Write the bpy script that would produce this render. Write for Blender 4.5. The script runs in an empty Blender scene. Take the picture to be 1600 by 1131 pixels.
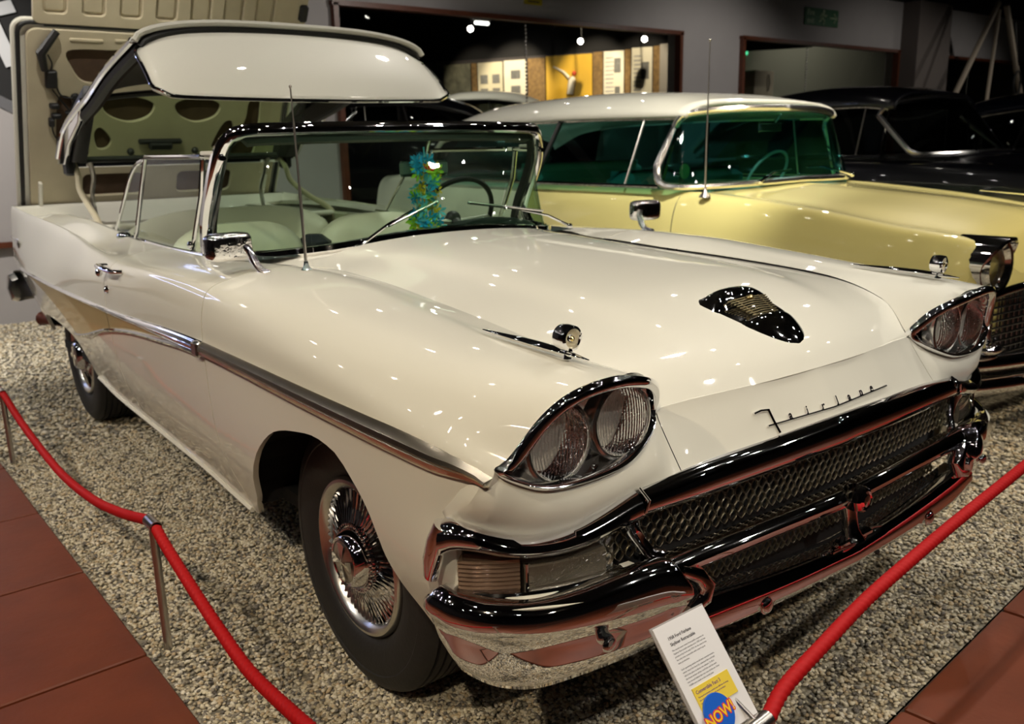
import bpy, math, random
import numpy as np
from mathutils import Vector, Matrix
random.seed(7); np.random.seed(7)
PI = math.pi
C = bpy.context.scene.collection
SC = bpy.context.scene
# ------------------------------------------------------------------ camera, world, lights, exposure
cam = bpy.data.objects.new('camera', bpy.data.cameras.new('camera')); C.objects.link(cam)
yaw, pit, rol = [math.radians(a) for a in (142.036, 13.729, -1.3435)]
f = Vector((math.cos(yaw)*math.cos(pit), math.sin(yaw)*math.cos(pit), -math.sin(pit)))
r = f.cross(Vector((0, 0, 1))).normalized(); u = r.cross(f)
r2 = math.cos(rol)*r + math.sin(rol)*u; u2 = -math.sin(rol)*r + math.cos(rol)*u
M = Matrix((r2, u2, -f)).transposed().to_4x4(); M.translation = Vector((1.836, -1.765, 1.331))
cam.matrix_world = M
cam.data.sensor_fit = 'HORIZONTAL'; cam.data.sensor_width = 36; cam.data.lens = 1372*36/1600
cam.data.clip_start = 0.05; cam.data.clip_end = 100
cam.data.dof.use_dof = True; cam.data.dof.focus_distance = 1.75; cam.data.dof.aperture_fstop = 5.6
SC.camera = cam
SC.view_settings.view_transform = 'Standard'; SC.view_settings.look = 'None'
SC.view_settings.exposure = 0.12; SC.view_settings.gamma = 1.0; SC.view_settings.use_curve_mapping = False
W = bpy.data.worlds.new('World'); SC.world = W; W.use_nodes = True
W.node_tree.nodes['Background'].inputs[0].default_value = (0.9, 0.93, 1.0, 1)
W.node_tree.nodes['Background'].inputs[1].default_value = 0.0
WARM = (1.0, 0.83, 0.60); NEUT = (1.0, 0.94, 0.85); COOL = (0.80, 0.88, 1.0)
CEIL = 3.55
# ceiling spotlights, some added to brighten wall and lid: position, aim, colour, watts, cone degrees
SPOTS = [
 (2.6, -2.8, 0.0, -0.8, WARM, 150, 46), (0.6, -3.2, -0.3, -1.0, WARM, 140, 75), (3.4, -0.2, 0.0, 0.3, NEUT, 110, 48),
 (-1.6, -3.3, -1.8, -1.0, NEUT, 100, 75), (-3.8, -3.0, -3.4, -0.9, NEUT, 120, 75), (1.9, 1.6, 0.3, 0.5, NEUT, 90, 70),
 (0.2, 1.6, -0.4, 0.0, NEUT, 85, 70), (-2.0, 1.4, -2.2, 0.3, NEUT, 85, 70), (-1.1, -1.0, -1.3, 0.1, NEUT, 45, 70),
 (1.0, 4.2, -0.7, 3.0, WARM, 170, 70), (-1.2, 4.8, -1.4, 3.1, NEUT, 150, 70), (-2.6, 5.2, -3.0, 3.1, NEUT, 130, 80),
 (-1.9, -0.9, -3.75, 0.0, NEUT, 110, 60), (-4.6, -2.0, -6.4, -0.6, NEUT, 420, 90), (-3.9, 3.6, -6.4, 2.6, NEUT, 85, 100),
 (3.0, 3.2, 0.6, 1.4, NEUT, 70, 48), (-0.4, 0.9, -3.2, 3.3, NEUT, 330, 60), (2.2, 2.4, 0.0, 2.4, WARM, 110, 60), (-3.4, 15.5, -6.2, 15.0, NEUT, 40, 110), (0.6, 6.8, -1.6, 6.0, NEUT, 45, 70), (4.6, -1.8, 1.6, -0.8, WARM, 10, 80),
 (-3.6, 8.0, -6.4, 8.0, NEUT, 115, 110), (-3.6, 12.5, -6.4, 12.5, NEUT, 45, 120), (0.3, -0.6, 0.3, -0.3, NEUT, 45, 70),
]
def add_spot(x, y, z, tx, ty, tz, col, watt, cone, rad=0.035):
    L = bpy.data.lights.new('spot', 'SPOT'); L.energy = watt; L.color = col; L.spot_size = math.radians(cone); L.spot_blend = 0.6
    L.shadow_soft_size = rad
    o = bpy.data.objects.new('spot_light', L); C.objects.link(o); o.location = (x, y, z)
    o.rotation_euler = (Vector((tx, ty, tz))-Vector((x, y, z))).to_track_quat('-Z', 'Y').to_euler()
for (x, y, tx, ty, c, w, cone) in SPOTS:
    add_spot(x, y, CEIL-0.34, tx, ty, 0.4, c, w, cone)
for (x, y, tx, ty, w) in [(-11.3, 8.1, -12.3, 9.5, 420), (-9.8, 9.1, -10.9, 10.3, 300), (-8.9, 9.7, -10.1, 10.7, 200), (-12.3, 7.6, -13.0, 9.1, 90)]:
    add_spot(x, y, 3.9, tx, ty, 2.55, WARM, w, 45)
add_spot(-9.5, 5.6, 4.1, -11.3, 8.3, 2.2, NEUT, 380, 50)
add_spot(-7.4, 3.0, 4.1, -8.5, 4.8, 1.6, NEUT, 40, 60)
add_spot(-7.4, 14.0, 3.9, -9.0, 14.5, 2.6, NEUT, 45, 120)
add_spot(-2.5, -1.9, 1.0+2.2, -3.6, -0.1, 1.55, NEUT, 60, 50)  # added spot that brightens the underside of the boot lid, without a fixture

# ------------------------------------------------------------------ materials
def mat(name, col, rough=0.5, metal=0.0, coat=0.0, spec=0.5, noise=0.0, nscale=8.0, bump=0.0, bscale=60.0, emit=None, estr=0.0):
    m = bpy.data.materials.new(name); m.use_nodes = True; nt = m.node_tree; b = nt.nodes['Principled BSDF']
    b.inputs['Base Color'].default_value = (*col, 1); b.inputs['Roughness'].default_value = rough
    b.inputs['Metallic'].default_value = metal; b.inputs['Coat Weight'].default_value = coat; b.inputs['Coat Roughness'].default_value = 0.03
    b.inputs['Specular IOR Level'].default_value = spec
    tc = nt.nodes.new('ShaderNodeTexCoord')
    if noise:
        n = nt.nodes.new('ShaderNodeTexNoise'); n.inputs['Scale'].default_value = nscale; n.inputs['Detail'].default_value = 4
        nt.links.new(tc.outputs['Object'], n.inputs['Vector'])
        mx = nt.nodes.new('ShaderNodeMix'); mx.data_type = 'RGBA'
        mx.inputs[6].default_value = (*[c*(1-noise) for c in col], 1); mx.inputs[7].default_value = (*[min(1, c*(1+noise)) for c in col], 1)
        nt.links.new(n.outputs[0], mx.inputs[0]); nt.links.new(mx.outputs[2], b.inputs['Base Color'])
    if bump:
        n = nt.nodes.new('ShaderNodeTexNoise'); n.inputs['Scale'].default_value = bscale; n.inputs['Detail'].default_value = 3
        nt.links.new(tc.outputs['Object'], n.inputs['Vector'])
        bp = nt.nodes.new('ShaderNodeBump'); bp.inputs['Strength'].default_value = bump; bp.inputs['Distance'].default_value = 0.004
        nt.links.new(n.outputs[0], bp.inputs['Height']); nt.links.new(bp.outputs[0], b.inputs['Normal'])
    if emit:
        b.inputs['Emission Color'].default_value = (*emit, 1); b.inputs['Emission Strength'].default_value = estr
    return m
def glass(name, tint, gloss=0.05, ior=1.45):
    m = bpy.data.materials.new(name); m.use_nodes = True; nt = m.node_tree; nt.nodes.clear()
    out = nt.nodes.new('ShaderNodeOutputMaterial'); t = nt.nodes.new('ShaderNodeBsdfTransparent'); t.inputs[0].default_value = (*tint, 1)
    g = nt.nodes.new('ShaderNodeBsdfGlossy'); g.inputs['Roughness'].default_value = 0.01
    fr = nt.nodes.new('ShaderNodeFresnel'); ge = nt.nodes.new('ShaderNodeNewGeometry')
    m1 = nt.nodes.new('ShaderNodeMath'); m1.operation = 'MULTIPLY_ADD'; m1.inputs[1].default_value = -2; m1.inputs[2].default_value = 1; nt.links.new(ge.outputs['Backfacing'], m1.inputs[0])
    m2 = nt.nodes.new('ShaderNodeMath'); m2.operation = 'POWER'; m2.inputs[0].default_value = ior; nt.links.new(m1.outputs[0], m2.inputs[1]); nt.links.new(m2.outputs[0], fr.inputs[0])
    ad = nt.nodes.new('ShaderNodeMath'); ad.operation = 'ADD'; ad.inputs[1].default_value = gloss; ad.use_clamp = True
    mx = nt.nodes.new('ShaderNodeMixShader'); nt.links.new(fr.outputs[0], ad.inputs[0]); nt.links.new(ad.outputs[0], mx.inputs[0])
    nt.links.new(t.outputs[0], mx.inputs[1]); nt.links.new(g.outputs[0], mx.inputs[2]); nt.links.new(mx.outputs[0], out.inputs[0])
    return m
CREAM = mat('cream_paint', (0.73, 0.71, 0.615), 0.5, coat=1.0, spec=0.2, noise=0.02, nscale=1.5)
CREAMD = mat('cream_primer', (0.50, 0.44, 0.30), 0.6, noise=0.12, nscale=9)
WHITE_P = mat('white_paint', (0.80, 0.78, 0.66), 0.5, coat=1.0, spec=0.2)
YELLOW = mat('yellow_paint', (0.80, 0.72, 0.28), 0.5, coat=1.0, spec=0.2, noise=0.03, nscale=1.5)
BLACK_P = mat('black_paint', (0.006, 0.006, 0.010), 0.3, coat=1.0)
BLUE_P = mat('dark_blue_paint', (0.006, 0.010, 0.03), 0.3, coat=1.0)
CHROME = mat('chrome', (0.86, 0.86, 0.88), 0.035, 1.0)
CHROMER = mat('worn_chrome', (0.78, 0.76, 0.72), 0.24, 1.0, noise=0.1, nscale=30)
CHROMEP = mat('pitted_chrome', (0.84, 0.83, 0.84), 0.09, 1.0, bump=0.5, bscale=45)
STEEL = mat('brushed_steel', (0.55, 0.52, 0.48), 0.28, 1.0)
GOLD = mat('gold_anodised', (0.78, 0.62, 0.25), 0.38, 0.7, coat=0.4)
GOLDTRIM = mat('brass', (0.75, 0.58, 0.25), 0.2, 1.0)
RUBBER = mat('tyre_rubber', (0.012, 0.011, 0.010), 0.62, noise=0.25, nscale=20, bump=0.2, bscale=80)
SEAL = mat('rubber_seal', (0.012, 0.012, 0.012), 0.5)
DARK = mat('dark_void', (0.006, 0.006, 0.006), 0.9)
HOLLOW = mat('brown_insulation', (0.085, 0.050, 0.028), 0.9, noise=0.3, nscale=14)
VINYL = mat('cream_vinyl', (0.62, 0.60, 0.47), 0.42, bump=0.15, bscale=140)
VINYLD = mat('charcoal_vinyl', (0.02, 0.022, 0.03), 0.45)
DASH = mat('dark_green_dash', (0.010, 0.022, 0.018), 0.35, coat=0.3)
HEADLINER = mat('headliner', (0.035, 0.032, 0.028), 0.9)
WINDSH = glass('green_windscreen_glass', (0.60, 0.76, 0.62), 0.03)
SIDEG = glass('side_window_glass', (0.84, 0.92, 0.84), 0.03, 1.22)
BACKG = glass('green_rear_glass', (0.66, 0.80, 0.58), 0.01, 1.25)
TEALG = glass('teal_windscreen_glass', (0.19, 0.46, 0.44), 0.04)
DARKG = glass('smoked_glass', (0.16, 0.18, 0.18), 0.05)
CLEARG = glass('clear_pane', (0.93, 0.95, 0.93), 0.0)
ROPE = mat('red_rope', (0.42, 0.004, 0.005), 0.6, spec=0.25)
WALLM = mat('grey_wall_plaster', (0.36, 0.34, 0.34), 0.85, noise=0.06, nscale=3, bump=0.1)
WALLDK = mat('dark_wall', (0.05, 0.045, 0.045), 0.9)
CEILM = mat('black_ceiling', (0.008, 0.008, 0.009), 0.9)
WOOD = mat('dark_wood_frame', (0.10, 0.028, 0.012), 0.4, noise=0.4, nscale=12)
PAPER = mat('white_paper', (0.80, 0.79, 0.80), 0.35, coat=0.4)
INK = mat('ink', (0.03, 0.03, 0.04), 0.6)
INKG = mat('grey_ink', (0.25, 0.25, 0.27), 0.6)
YPAPER = mat('yellow_paper', (0.80, 0.60, 0.06), 0.4)
PURPLE = mat('purple_ink', (0.12, 0.03, 0.22), 0.5)
BLUEST = mat('blue_sticker', (0.01, 0.12, 0.62), 0.35)
REDINK = mat('red_ink', (0.7, 0.02, 0.08), 0.4)
YINK = mat('yellow_ink', (0.9, 0.62, 0.02), 0.4)
GREEN = mat('green_sign', (0.01, 0.11, 0.035), 0.5)
SIGNW = mat('pale_sign_print', (0.50, 0.62, 0.42), 0.5)
LAMPE = mat('lamp_glow', (1, 1, 1), 0.5, emit=(1.0, 0.93, 0.82), estr=60)
TUBEE = mat('tube_glow', (1, 1, 1), 0.5, emit=(0.45, 0.55, 1.0), estr=9)
FIXT = mat('black_fixture', (0.02, 0.02, 0.02), 0.5)

# ------------------------------------------------------------------ helpers
def mesh(name, V, F, m=None, parent=None, smooth=True, auto=None):
    me = bpy.data.meshes.new(name); me.from_pydata([tuple(map(float, v)) for v in V], [], [tuple(int(i) for i in q) for q in F]); me.update()
    if m is not None:
        me.materials.append(m)
    if smooth:
        me.polygons.foreach_set('use_smooth', [True]*len(me.polygons))
        if auto: me.set_sharp_from_angle(angle=math.radians(auto))
    o = bpy.data.objects.new(name, me); C.objects.link(o)
    if parent is not None: o.parent = parent
    return o
def thing(name, label, cat, loc=(0, 0, 0), rotz=0.0, group=None):
    o = bpy.data.objects.new(name, None); C.objects.link(o); o.location = loc; o.rotation_euler = (0, 0, rotz); o.empty_display_size = 0.1
    o['label'] = label; o['category'] = cat
    if group: o['group'] = group
    return o
def tag(o, label, cat, group=None):
    o['label'] = label; o['category'] = cat
    if group: o['group'] = group
    return o
class MB:
    def __init__(s): s.V = []; s.F = []
    def add(s, V, F):
        k = len(s.V); s.V += [tuple(v) for v in V]; s.F += [tuple(i+k for i in q) for q in F]; return s
    def box(s, c, d, R=None, bev=0.0):
        x, y, z = [q/2 for q in d]
        if bev <= 0:
            P = [(-x,-y,-z),(x,-y,-z),(x,y,-z),(-x,y,-z),(-x,-y,z),(x,-y,z),(x,y,z),(-x,y,z)]
            F = [(0,3,2,1),(4,5,6,7),(0,1,5,4),(1,2,6,5),(2,3,7,6),(3,0,4,7)]
        else:
            b = min(bev, x*.9, y*.9, z*.9); P = []; F = []
            rings = [(-z, b, b), (-z+b, 0, b), (z-b, 0, b), (z, b, b)]
            for (zz, ins, cb) in rings:
                X, Y = x-ins, y-ins; q = b
                P += [(-X+q,-Y,zz),(X-q,-Y,zz),(X,-Y+q,zz),(X,Y-q,zz),(X-q,Y,zz),(-X+q,Y,zz),(-X,Y-q,zz),(-X,-Y+q,zz)]
            for i in range(3):
                for j in range(8):
                    a = i*8+j; c2 = i*8+(j+1) % 8; F.append((a, c2, c2+8, a+8))
            F.append(tuple(reversed(range(8)))); F.append(tuple(range(24, 32)))
        if R is not None: P = [tuple(R @ Vector(p)) for p in P]
        return s.add([(p[0]+c[0], p[1]+c[1], p[2]+c[2]) for p in P], F)
    def grid(s, rows, closed=False, caps=False):
        n = len(rows[0]); V = [p for rr in rows for p in rr]; F = []
        for i in range(len(rows)-1):
            for j in range(n if closed else n-1):
                a = i*n+j; b = i*n+(j+1) % n; F.append((a, b, b+n, a+n))
        if caps: F.append(tuple(reversed(range(n)))); F.append(tuple(range((len(rows)-1)*n, len(rows)*n)))
        return s.add(V, F)
    def tube(s, pts, rad, n=10, flat=1.0, caps=True):
        P = [Vector(p) for p in pts]; R = rad if hasattr(rad, '__len__') else [rad]*len(P)
        rows = []; up = None
        for i, p in enumerate(P):
            t = (P[min(i+1, len(P)-1)]-P[max(i-1, 0)]).normalized()
            if up is None:
                up = Vector((0, 0, 1)) if abs(t.z) < .9 else Vector((1, 0, 0))
            a = t.cross(up).normalized(); b = a.cross(t).normalized(); up = b
            rows.append([tuple(p + a*(R[i]*math.cos(2*PI*k/n)) + b*(R[i]*flat*math.sin(2*PI*k/n))) for k in range(n)])
        return s.grid(rows, True, caps)
    def ball(s, c, rx, ry=None, rz=None, n=12, m=8):
        ry = ry or rx; rz = rz or rx
        rows = [[(c[0]+rx*math.sin(PI*i/m)*math.cos(2*PI*j/n), c[1]+ry*math.sin(PI*i/m)*math.sin(2*PI*j/n), c[2]-rz*math.cos(PI*i/m)) for j in range(n)] for i in range(m+1)]
        return s.grid(rows, True)
    def rev(s, prof, c, axis='y', n=32, sgn=1):
        # prof: (radius, offset along axis*sgn)
        rows = []
        for (q, a) in prof:
            rr = []
            for k in range(n):
                t = 2*PI*k/n; A, B = q*math.cos(t), q*math.sin(t)
                rr.append({'y': (c[0]+A, c[1]+sgn*a, c[2]+B), 'x': (c[0]+sgn*a, c[1]+A, c[2]+B), 'z': (c[0]+A, c[1]+B, c[2]+sgn*a)}[axis])
            rows.append(rr)
        return s.grid(rows, True)
    def mir(s):
        k = len(s.V); s.V += [(x, -y, z) for x, y, z in s.V]; s.F += [tuple(reversed([i+k for i in q])) for q in s.F]; return s
    def xf(s, M):
        s.V = [tuple(M @ Vector(v)) for v in s.V]; return s
    def out(s, name, m, parent=None, smooth=True, auto=40): return mesh(name, s.V, s.F, m, parent, smooth, auto)
def flipy(P): return [(x, -y, z) for x, y, z in P]
def pchip(xs, ys):
    xs = np.array(xs, float); ys = np.array(ys, float)
    if xs[0] > xs[-1]: xs = xs[::-1]; ys = ys[::-1]
    h = np.diff(xs); d = np.diff(ys)/h; m = np.zeros(len(xs))
    for i in range(1, len(xs)-1):
        if d[i-1]*d[i] > 0:
            w1 = 2*h[i]+h[i-1]; w2 = h[i]+2*h[i-1]; m[i] = (w1+w2)/(w1/d[i-1]+w2/d[i])
    m[0] = d[0]; m[-1] = d[-1]
    def F(x):
        x = min(max(x, xs[0]), xs[-1]); i = min(max(int(np.searchsorted(xs, x)-1), 0), len(h)-1)
        t = (x-xs[i])/h[i]
        return float((1+2*t)*(1-t)**2*ys[i]+t*(1-t)**2*h[i]*m[i]+t*t*(3-2*t)*ys[i+1]+t*t*(t-1)*h[i]*m[i+1])
    return F
def lin(xs, ys):
    return lambda x: float(np.interp(x, xs, ys))
def catmull(P, n=6, closed=False):
    P = [np.array(p, float) for p in P]; out = []; N = len(P)
    for i in range(N if closed else N-1):
        if closed: a, b, c, d = P[i-1], P[i], P[(i+1) % N], P[(i+2) % N]
        else:
            b, c = P[i], P[i+1]; a = P[i-1] if i > 0 else 2*b-c; d = P[i+2] if i+2 < N else 2*c-b
        for k in range(n):
            t = k/n; out.append(.5*((2*b)+(c-a)*t+(2*a-5*b+4*c-d)*t*t+(-a+3*b-3*c+d)*t**3))
    if not closed: out.append(P[-1])
    return [tuple(float(q) for q in p) for p in out]
def resample(P, n):
    P = np.array(P, float); d = np.r_[0, np.cumsum(np.linalg.norm(np.diff(P, axis=0), axis=1))]
    t = np.linspace(0, d[-1], n)
    return [tuple(np.interp(q, d, P[:, k]) for k in range(P.shape[1])) for q in t]
def solid(o, th, off=-1):
    md = o.modifiers.new('solid', 'SOLIDIFY'); md.thickness = th; md.offset = off; return o
def bevel(o, w, seg=2):
    md = o.modifiers.new('bevel', 'BEVEL'); md.width = w; md.segments = seg; md.limit_method = 'ANGLE'; return o
def dup_tree(o, parent=None):
    c = o.copy(); C.objects.link(c); c.parent = parent
    for ch in list(o.children): dup_tree(ch, c)
    return c
def text(name, s, size, M, m, parent=None, ext=0.0005, align='LEFT', shear=0.0, bold=0.0):
    cu = bpy.data.curves.new('t', 'FONT'); cu.body = s; cu.size = size; cu.extrude = ext; cu.align_x = align; cu.shear = shear; cu.offset = bold; cu.resolution_u = 3
    o = bpy.data.objects.new('t', cu); me = bpy.data.meshes.new_from_object(o); bpy.data.objects.remove(o); bpy.data.curves.remove(cu)
    me.transform(M); me.materials.clear(); me.materials.append(m); me.name = name
    q = bpy.data.objects.new(name, me); C.objects.link(q)
    if parent is not None: q.parent = parent
    return q
def shape2d(name, loops, depth, bev, M, m, parent=None):
    cu = bpy.data.curves.new('s', 'CURVE'); cu.dimensions = '2D'; cu.fill_mode = 'BOTH'; cu.extrude = depth; cu.bevel_depth = bev; cu.bevel_resolution = 1
    for L in loops:
        sp = cu.splines.new('POLY'); sp.points.add(len(L)-1); sp.use_cyclic_u = True
        for p, q in zip(sp.points, L): p.co = (q[0], q[1], 0, 1)
    o = bpy.data.objects.new('s', cu); me = bpy.data.meshes.new_from_object(o); bpy.data.objects.remove(o); bpy.data.curves.remove(cu)
    me.transform(M); me.materials.clear(); me.materials.append(m); me.name = name
    q = bpy.data.objects.new(name, me); C.objects.link(q)
    if parent is not None: q.parent = parent
    return q
def frame3(o, X, Y):
    X = Vector(X).normalized(); Y = (Vector(Y)-X*Vector(Y).dot(X)).normalized(); Z = X.cross(Y)
    Mx = Matrix((X, Y, Z)).transposed().to_4x4(); Mx.translation = Vector(o); return Mx
def st(o): o['kind'] = 'structure'; return o
def boxobj(name, c, d, m, parent=None, bev=0.0, R=None):
    return MB().box(c, d, R, bev).out(name, m, parent, smooth=False)

# ------------------------------------------------------------------ the setting
XW = -6.45
gravel_m = bpy.data.materials.new('gravel_base'); gravel_m.use_nodes = True
nt = gravel_m.node_tree; b = nt.nodes['Principled BSDF']; b.inputs['Roughness'].default_value = 0.9
tc = nt.nodes.new('ShaderNodeTexCoord'); vo = nt.nodes.new('ShaderNodeTexVoronoi'); vo.inputs['Scale'].default_value = 75
nt.links.new(tc.outputs['Object'], vo.inputs['Vector']); cr = nt.nodes.new('ShaderNodeValToRGB')
cr.color_ramp.elements[0].color = (0.10, 0.085, 0.06, 1); cr.color_ramp.elements[1].color = (0.46, 0.42, 0.32, 1)
sepc = nt.nodes.new('ShaderNodeSeparateColor'); nt.links.new(vo.outputs['Color'], sepc.inputs[0]); nt.links.new(sepc.outputs[0], cr.inputs[0]); nt.links.new(cr.outputs[0], b.inputs['Base Color'])
bp = nt.nodes.new('ShaderNodeBump'); bp.inputs['Strength'].default_value = 1; bp.inputs['Distance'].default_value = 0.008; bp.invert = True
nt.links.new(vo.outputs['Distance'], bp.inputs['Height']); nt.links.new(bp.outputs[0], b.inputs['Normal'])
def edge_l(x): return -1.2255+0.0205*(x+0.0)                       # tile edge beside the car
def edge_f(y): return 0.947-0.0801*y                               # tile edge before the bumper
yl = edge_l
ground = st(mesh('floor', [(XW, edge_l(XW)-.02, -.008), (edge_f(-1.2), edge_l(1.05)-.02, -.008), (edge_f(20), 20, -.008), (XW, 20, -.008)], [(0, 1, 2, 3)], gravel_m, None, False))
# terracotta tiles, each a piece of the tiled walkway floor
TILE = mat('terracotta', (0.165, 0.038, 0.014), 0.42, noise=0.35, nscale=5, bump=0.25, bscale=30)
GROUT = mat('dark_grout', (0.06, 0.045, 0.035), 0.9)
walk = st(mesh('floor', [(-8, -7, -.012), (9, -7, -.012), (9, edge_l(9), -.012), (-8, edge_l(-8), -.012)], [(0, 1, 2, 3)], GROUT, None, False))
walk2 = st(mesh('floor', [(edge_f(-1.2)+.0, -1.2, -.012), (9, -1.2, -.012), (9, 14, -.012), (edge_f(14), 14, -.012)], [(0, 1, 2, 3)], GROUT, None, False))
tb = MB().box((0, 0, 0), (0.640, 0.640, 0.03), None, 0.004)
tme = bpy.data.meshes.new('tile'); tme.from_pydata(tb.V, [], tb.F); tme.materials.append(TILE)
def tile(x, y, a, par):
    o = bpy.data.objects.new('tile', tme); C.objects.link(o); o.parent = par; o.location = (x, y, -0.011+random.uniform(-.0012, .0012)); o.rotation_euler = (random.uniform(-.002, .002), random.uniform(-.002, .002), a+random.uniform(-.002, .002))
al = math.atan(0.0205)
for i in range(-7, 6):
    for j in range(6):
        px = -0.478+0.652*(i+0.5); py = edge_l(px)-0.326-0.652*j
        tile(px+0.0205*(0.326+0.652*j)*-1, py, al, walk)
af = math.atan(-1/0.0801)
for i in range(0, 10):
    for j in range(5):
        yy = -0.86+0.652*i; xx = edge_f(yy)+0.328+0.652*j
        if xx < 5: tile(xx, yy+0.0801*0.652*j, 0.0801, walk2)
# gravel pebbles (stuff)
def pebble_proto(k):
    rng = np.random.RandomState(k); t = (1+5**.5)/2
    V = np.array([(-1,t,0),(1,t,0),(-1,-t,0),(1,-t,0),(0,-1,t),(0,1,t),(0,-1,-t),(0,1,-t),(t,0,-1),(t,0,1),(-t,0,-1),(-t,0,1)])/1.9
    V *= rng.uniform(.72, 1.25, (12, 1)); V *= np.array([1.25, .9, .62])
    F = [(0,11,5),(0,5,1),(0,1,7),(0,7,10),(0,10,11),(1,5,9),(5,11,4),(11,10,2),(10,7,6),(7,1,8),(3,9,4),(3,4,2),(3,2,6),(3,6,8),(3,8,9),(4,9,5),(2,4,11),(6,2,10),(8,6,7),(9,8,1)]
    return V*0.0062, F
PB = []
for k in range(8):
    c0 = [(0.56,0.49,0.34),(0.70,0.63,0.46),(0.42,0.36,0.25),(0.26,0.23,0.18),(0.60,0.54,0.41),(0.50,0.39,0.24),(0.72,0.66,0.53),(0.16,0.145,0.125)][k]
    PB.append(mat('pebble_%d' % k, c0, 0.75))
# pebbles joined into chunks of one stuff mesh
def gravel(n, pick):
    V = []; F = []; MI = []; protos = [pebble_proto(k) for k in range(6)]
    Vs = []; Fs = []; mi = []; base = 0
    for i in range(n):
        x, y, sc = pick()
        Vp, Fp = protos[i % 6]; a = random.random()*6.283; ca, sa = math.cos(a), math.sin(a); s = sc*random.uniform(.7, 1.25)
        ti = random.uniform(-.5, .5); ct, si = math.cos(ti), math.sin(ti)
        X = Vp[:, 0]*ct-Vp[:, 2]*si; Z = Vp[:, 0]*si+Vp[:, 2]*ct; Y = Vp[:, 1]
        Vs.append(np.stack([(X*ca-Y*sa)*s+x, (X*sa+Y*ca)*s+y, Z*s-0.003+random.uniform(-.002, .003)], 1)); Fs.append(np.array(Fp)+base); base += 12
        mi += [random.randrange(8)]*20
    V = np.concatenate(Vs); Fm = np.concatenate(Fs)
    me = bpy.data.meshes.new('gravel'); me.vertices.add(len(V)); me.vertices.foreach_set('co', V.ravel())
    me.loops.add(len(Fm)*3); me.loops.foreach_set('vertex_index', Fm.ravel()); me.polygons.add(len(Fm))
    me.polygons.foreach_set('loop_start', np.arange(0, len(Fm)*3, 3))
    me.polygons.foreach_set('material_index', mi)
    for m in PB: me.materials.append(m)
    me.update(calc_edges=True); me.validate()
    o = bpy.data.objects.new('gravel', me); C.objects.link(o); o['kind'] = 'stuff'
    return o
def pick_near():
    while True:
        q = random.random()
        if q < .42: x = random.uniform(-2.6, 1.05); y = random.uniform(-1.27, -.45); s = 1.0
        elif q < .80: x = random.uniform(-.1, 1.05); y = random.uniform(-1.2, 1.6); s = 1.0
        elif q < .93: x = random.uniform(-6.4, -2.6); y = random.uniform(-1.33, .1); s = 1.7
        else: x = random.uniform(.0, 1.0); y = random.uniform(1.6, 3.2); s = 1.6
        if y > edge_l(x)+.004 and x < edge_f(y)-.004: return x, y, s
g = gravel(80000, pick_near); tag(g, 'pale beige and grey gravel bed that the cream convertible stands on', 'gravel')

# rear wall with three glazed openings
def wallbox(name, x0, x1, y0, y1, z0, z1, m=WALLM):
    return st(boxobj(name, ((x0+x1)/2, (y0+y1)/2, (z0+z1)/2), (x1-x0, y1-y0, z1-z0), m))
WT = 3.5
wallbox('wall_rear', XW-.18, XW, -7, 2.575, -.01, CEIL)
wallbox('wall_rear', XW-.18, XW, 2.575, 7.62, -.01, 0.72)
wallbox('wall_rear', XW-.18, XW, 2.575, 7.62, 2.745, CEIL)
wallbox('wall_rear', XW-.18, XW, 7.62, 8.94, -.01, CEIL)
wallbox('wall_rear', XW-.18, XW, 8.94, 13.12, -.01, 0.72)
wallbox('wall_rear', XW-.18, XW, 8.94, 13.12, 2.76, CEIL)
wallbox('wall_rear', XW-.18, XW, 13.12, 14.75, -.01, CEIL)
wallbox('wall_rear', XW-.18, XW, 14.75, 20.2, -.01, 0.72)
wallbox('wall_rear', XW-.18, XW, 14.75, 20.2, 2.74, CEIL)
wallbox('trim_1', XW, XW+.30, 13.25, 14.35, -.01, CEIL, mat('brown_pilaster', (0.13, 0.11, 0.10), 0.8))
for i, (a, b_, z1) in enumerate(((2.575, 7.62, 2.745), (8.94, 13.12, 2.76), (14.75, 20.2, 2.74))):
    fr = MB()
    fr.box((XW+.02, (a+b_)/2, z1), (.10, b_-a+.08, .05)).box((XW+.02, (a+b_)/2, .72), (.16, b_-a+.08, .05))
    fr.box((XW+.02, a, (z1+.72)/2), (.10, .055, z1-.72)).box((XW+.02, b_, (z1+.72)/2), (.10, .055, z1-.72))
    w = st(fr.out('window_%d' % (i+1), WOOD, None, False))
    mid = (5.05, 10.62, 15.85)[i]
    mesh('pane', [(XW-.05, a+.03, .75), (XW-.05, mid-.005, .75), (XW-.05, mid-.005, z1-.02), (XW-.05, a+.03, z1-.02)], [(0, 1, 2, 3)], CLEARG, w, False)
    mesh('pane', [(XW-.05, mid+.005, .75), (XW-.05, b_-.03, .75), (XW-.05, b_-.03, z1-.02), (XW-.05, mid+.005, z1-.02)], [(0, 1, 2, 3)], CLEARG, w, False)
    j = MB()
    for k in range(46): j.box((XW-.05, mid+random.uniform(-.003, .003), .80+k*.042), (.02, .018, .030), None, .004)
    j.out('joint_strip', CHROMER, w, False)
st(boxobj('ceiling', (-3, 5, CEIL+.6), (26, 30, .1), CEILM)); 
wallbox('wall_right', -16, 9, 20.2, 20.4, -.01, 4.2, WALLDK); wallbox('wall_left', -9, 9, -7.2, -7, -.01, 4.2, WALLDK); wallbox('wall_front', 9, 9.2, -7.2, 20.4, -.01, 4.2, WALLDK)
wallbox('wall_rear', XW-.18, XW, -7, 20.2, CEIL, CEIL+.6, CEILM)
rl = st(boxobj('trim_2', (XW+.03, -3.4, .648), (.05, 7.2-.02, .045), WOOD))
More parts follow.
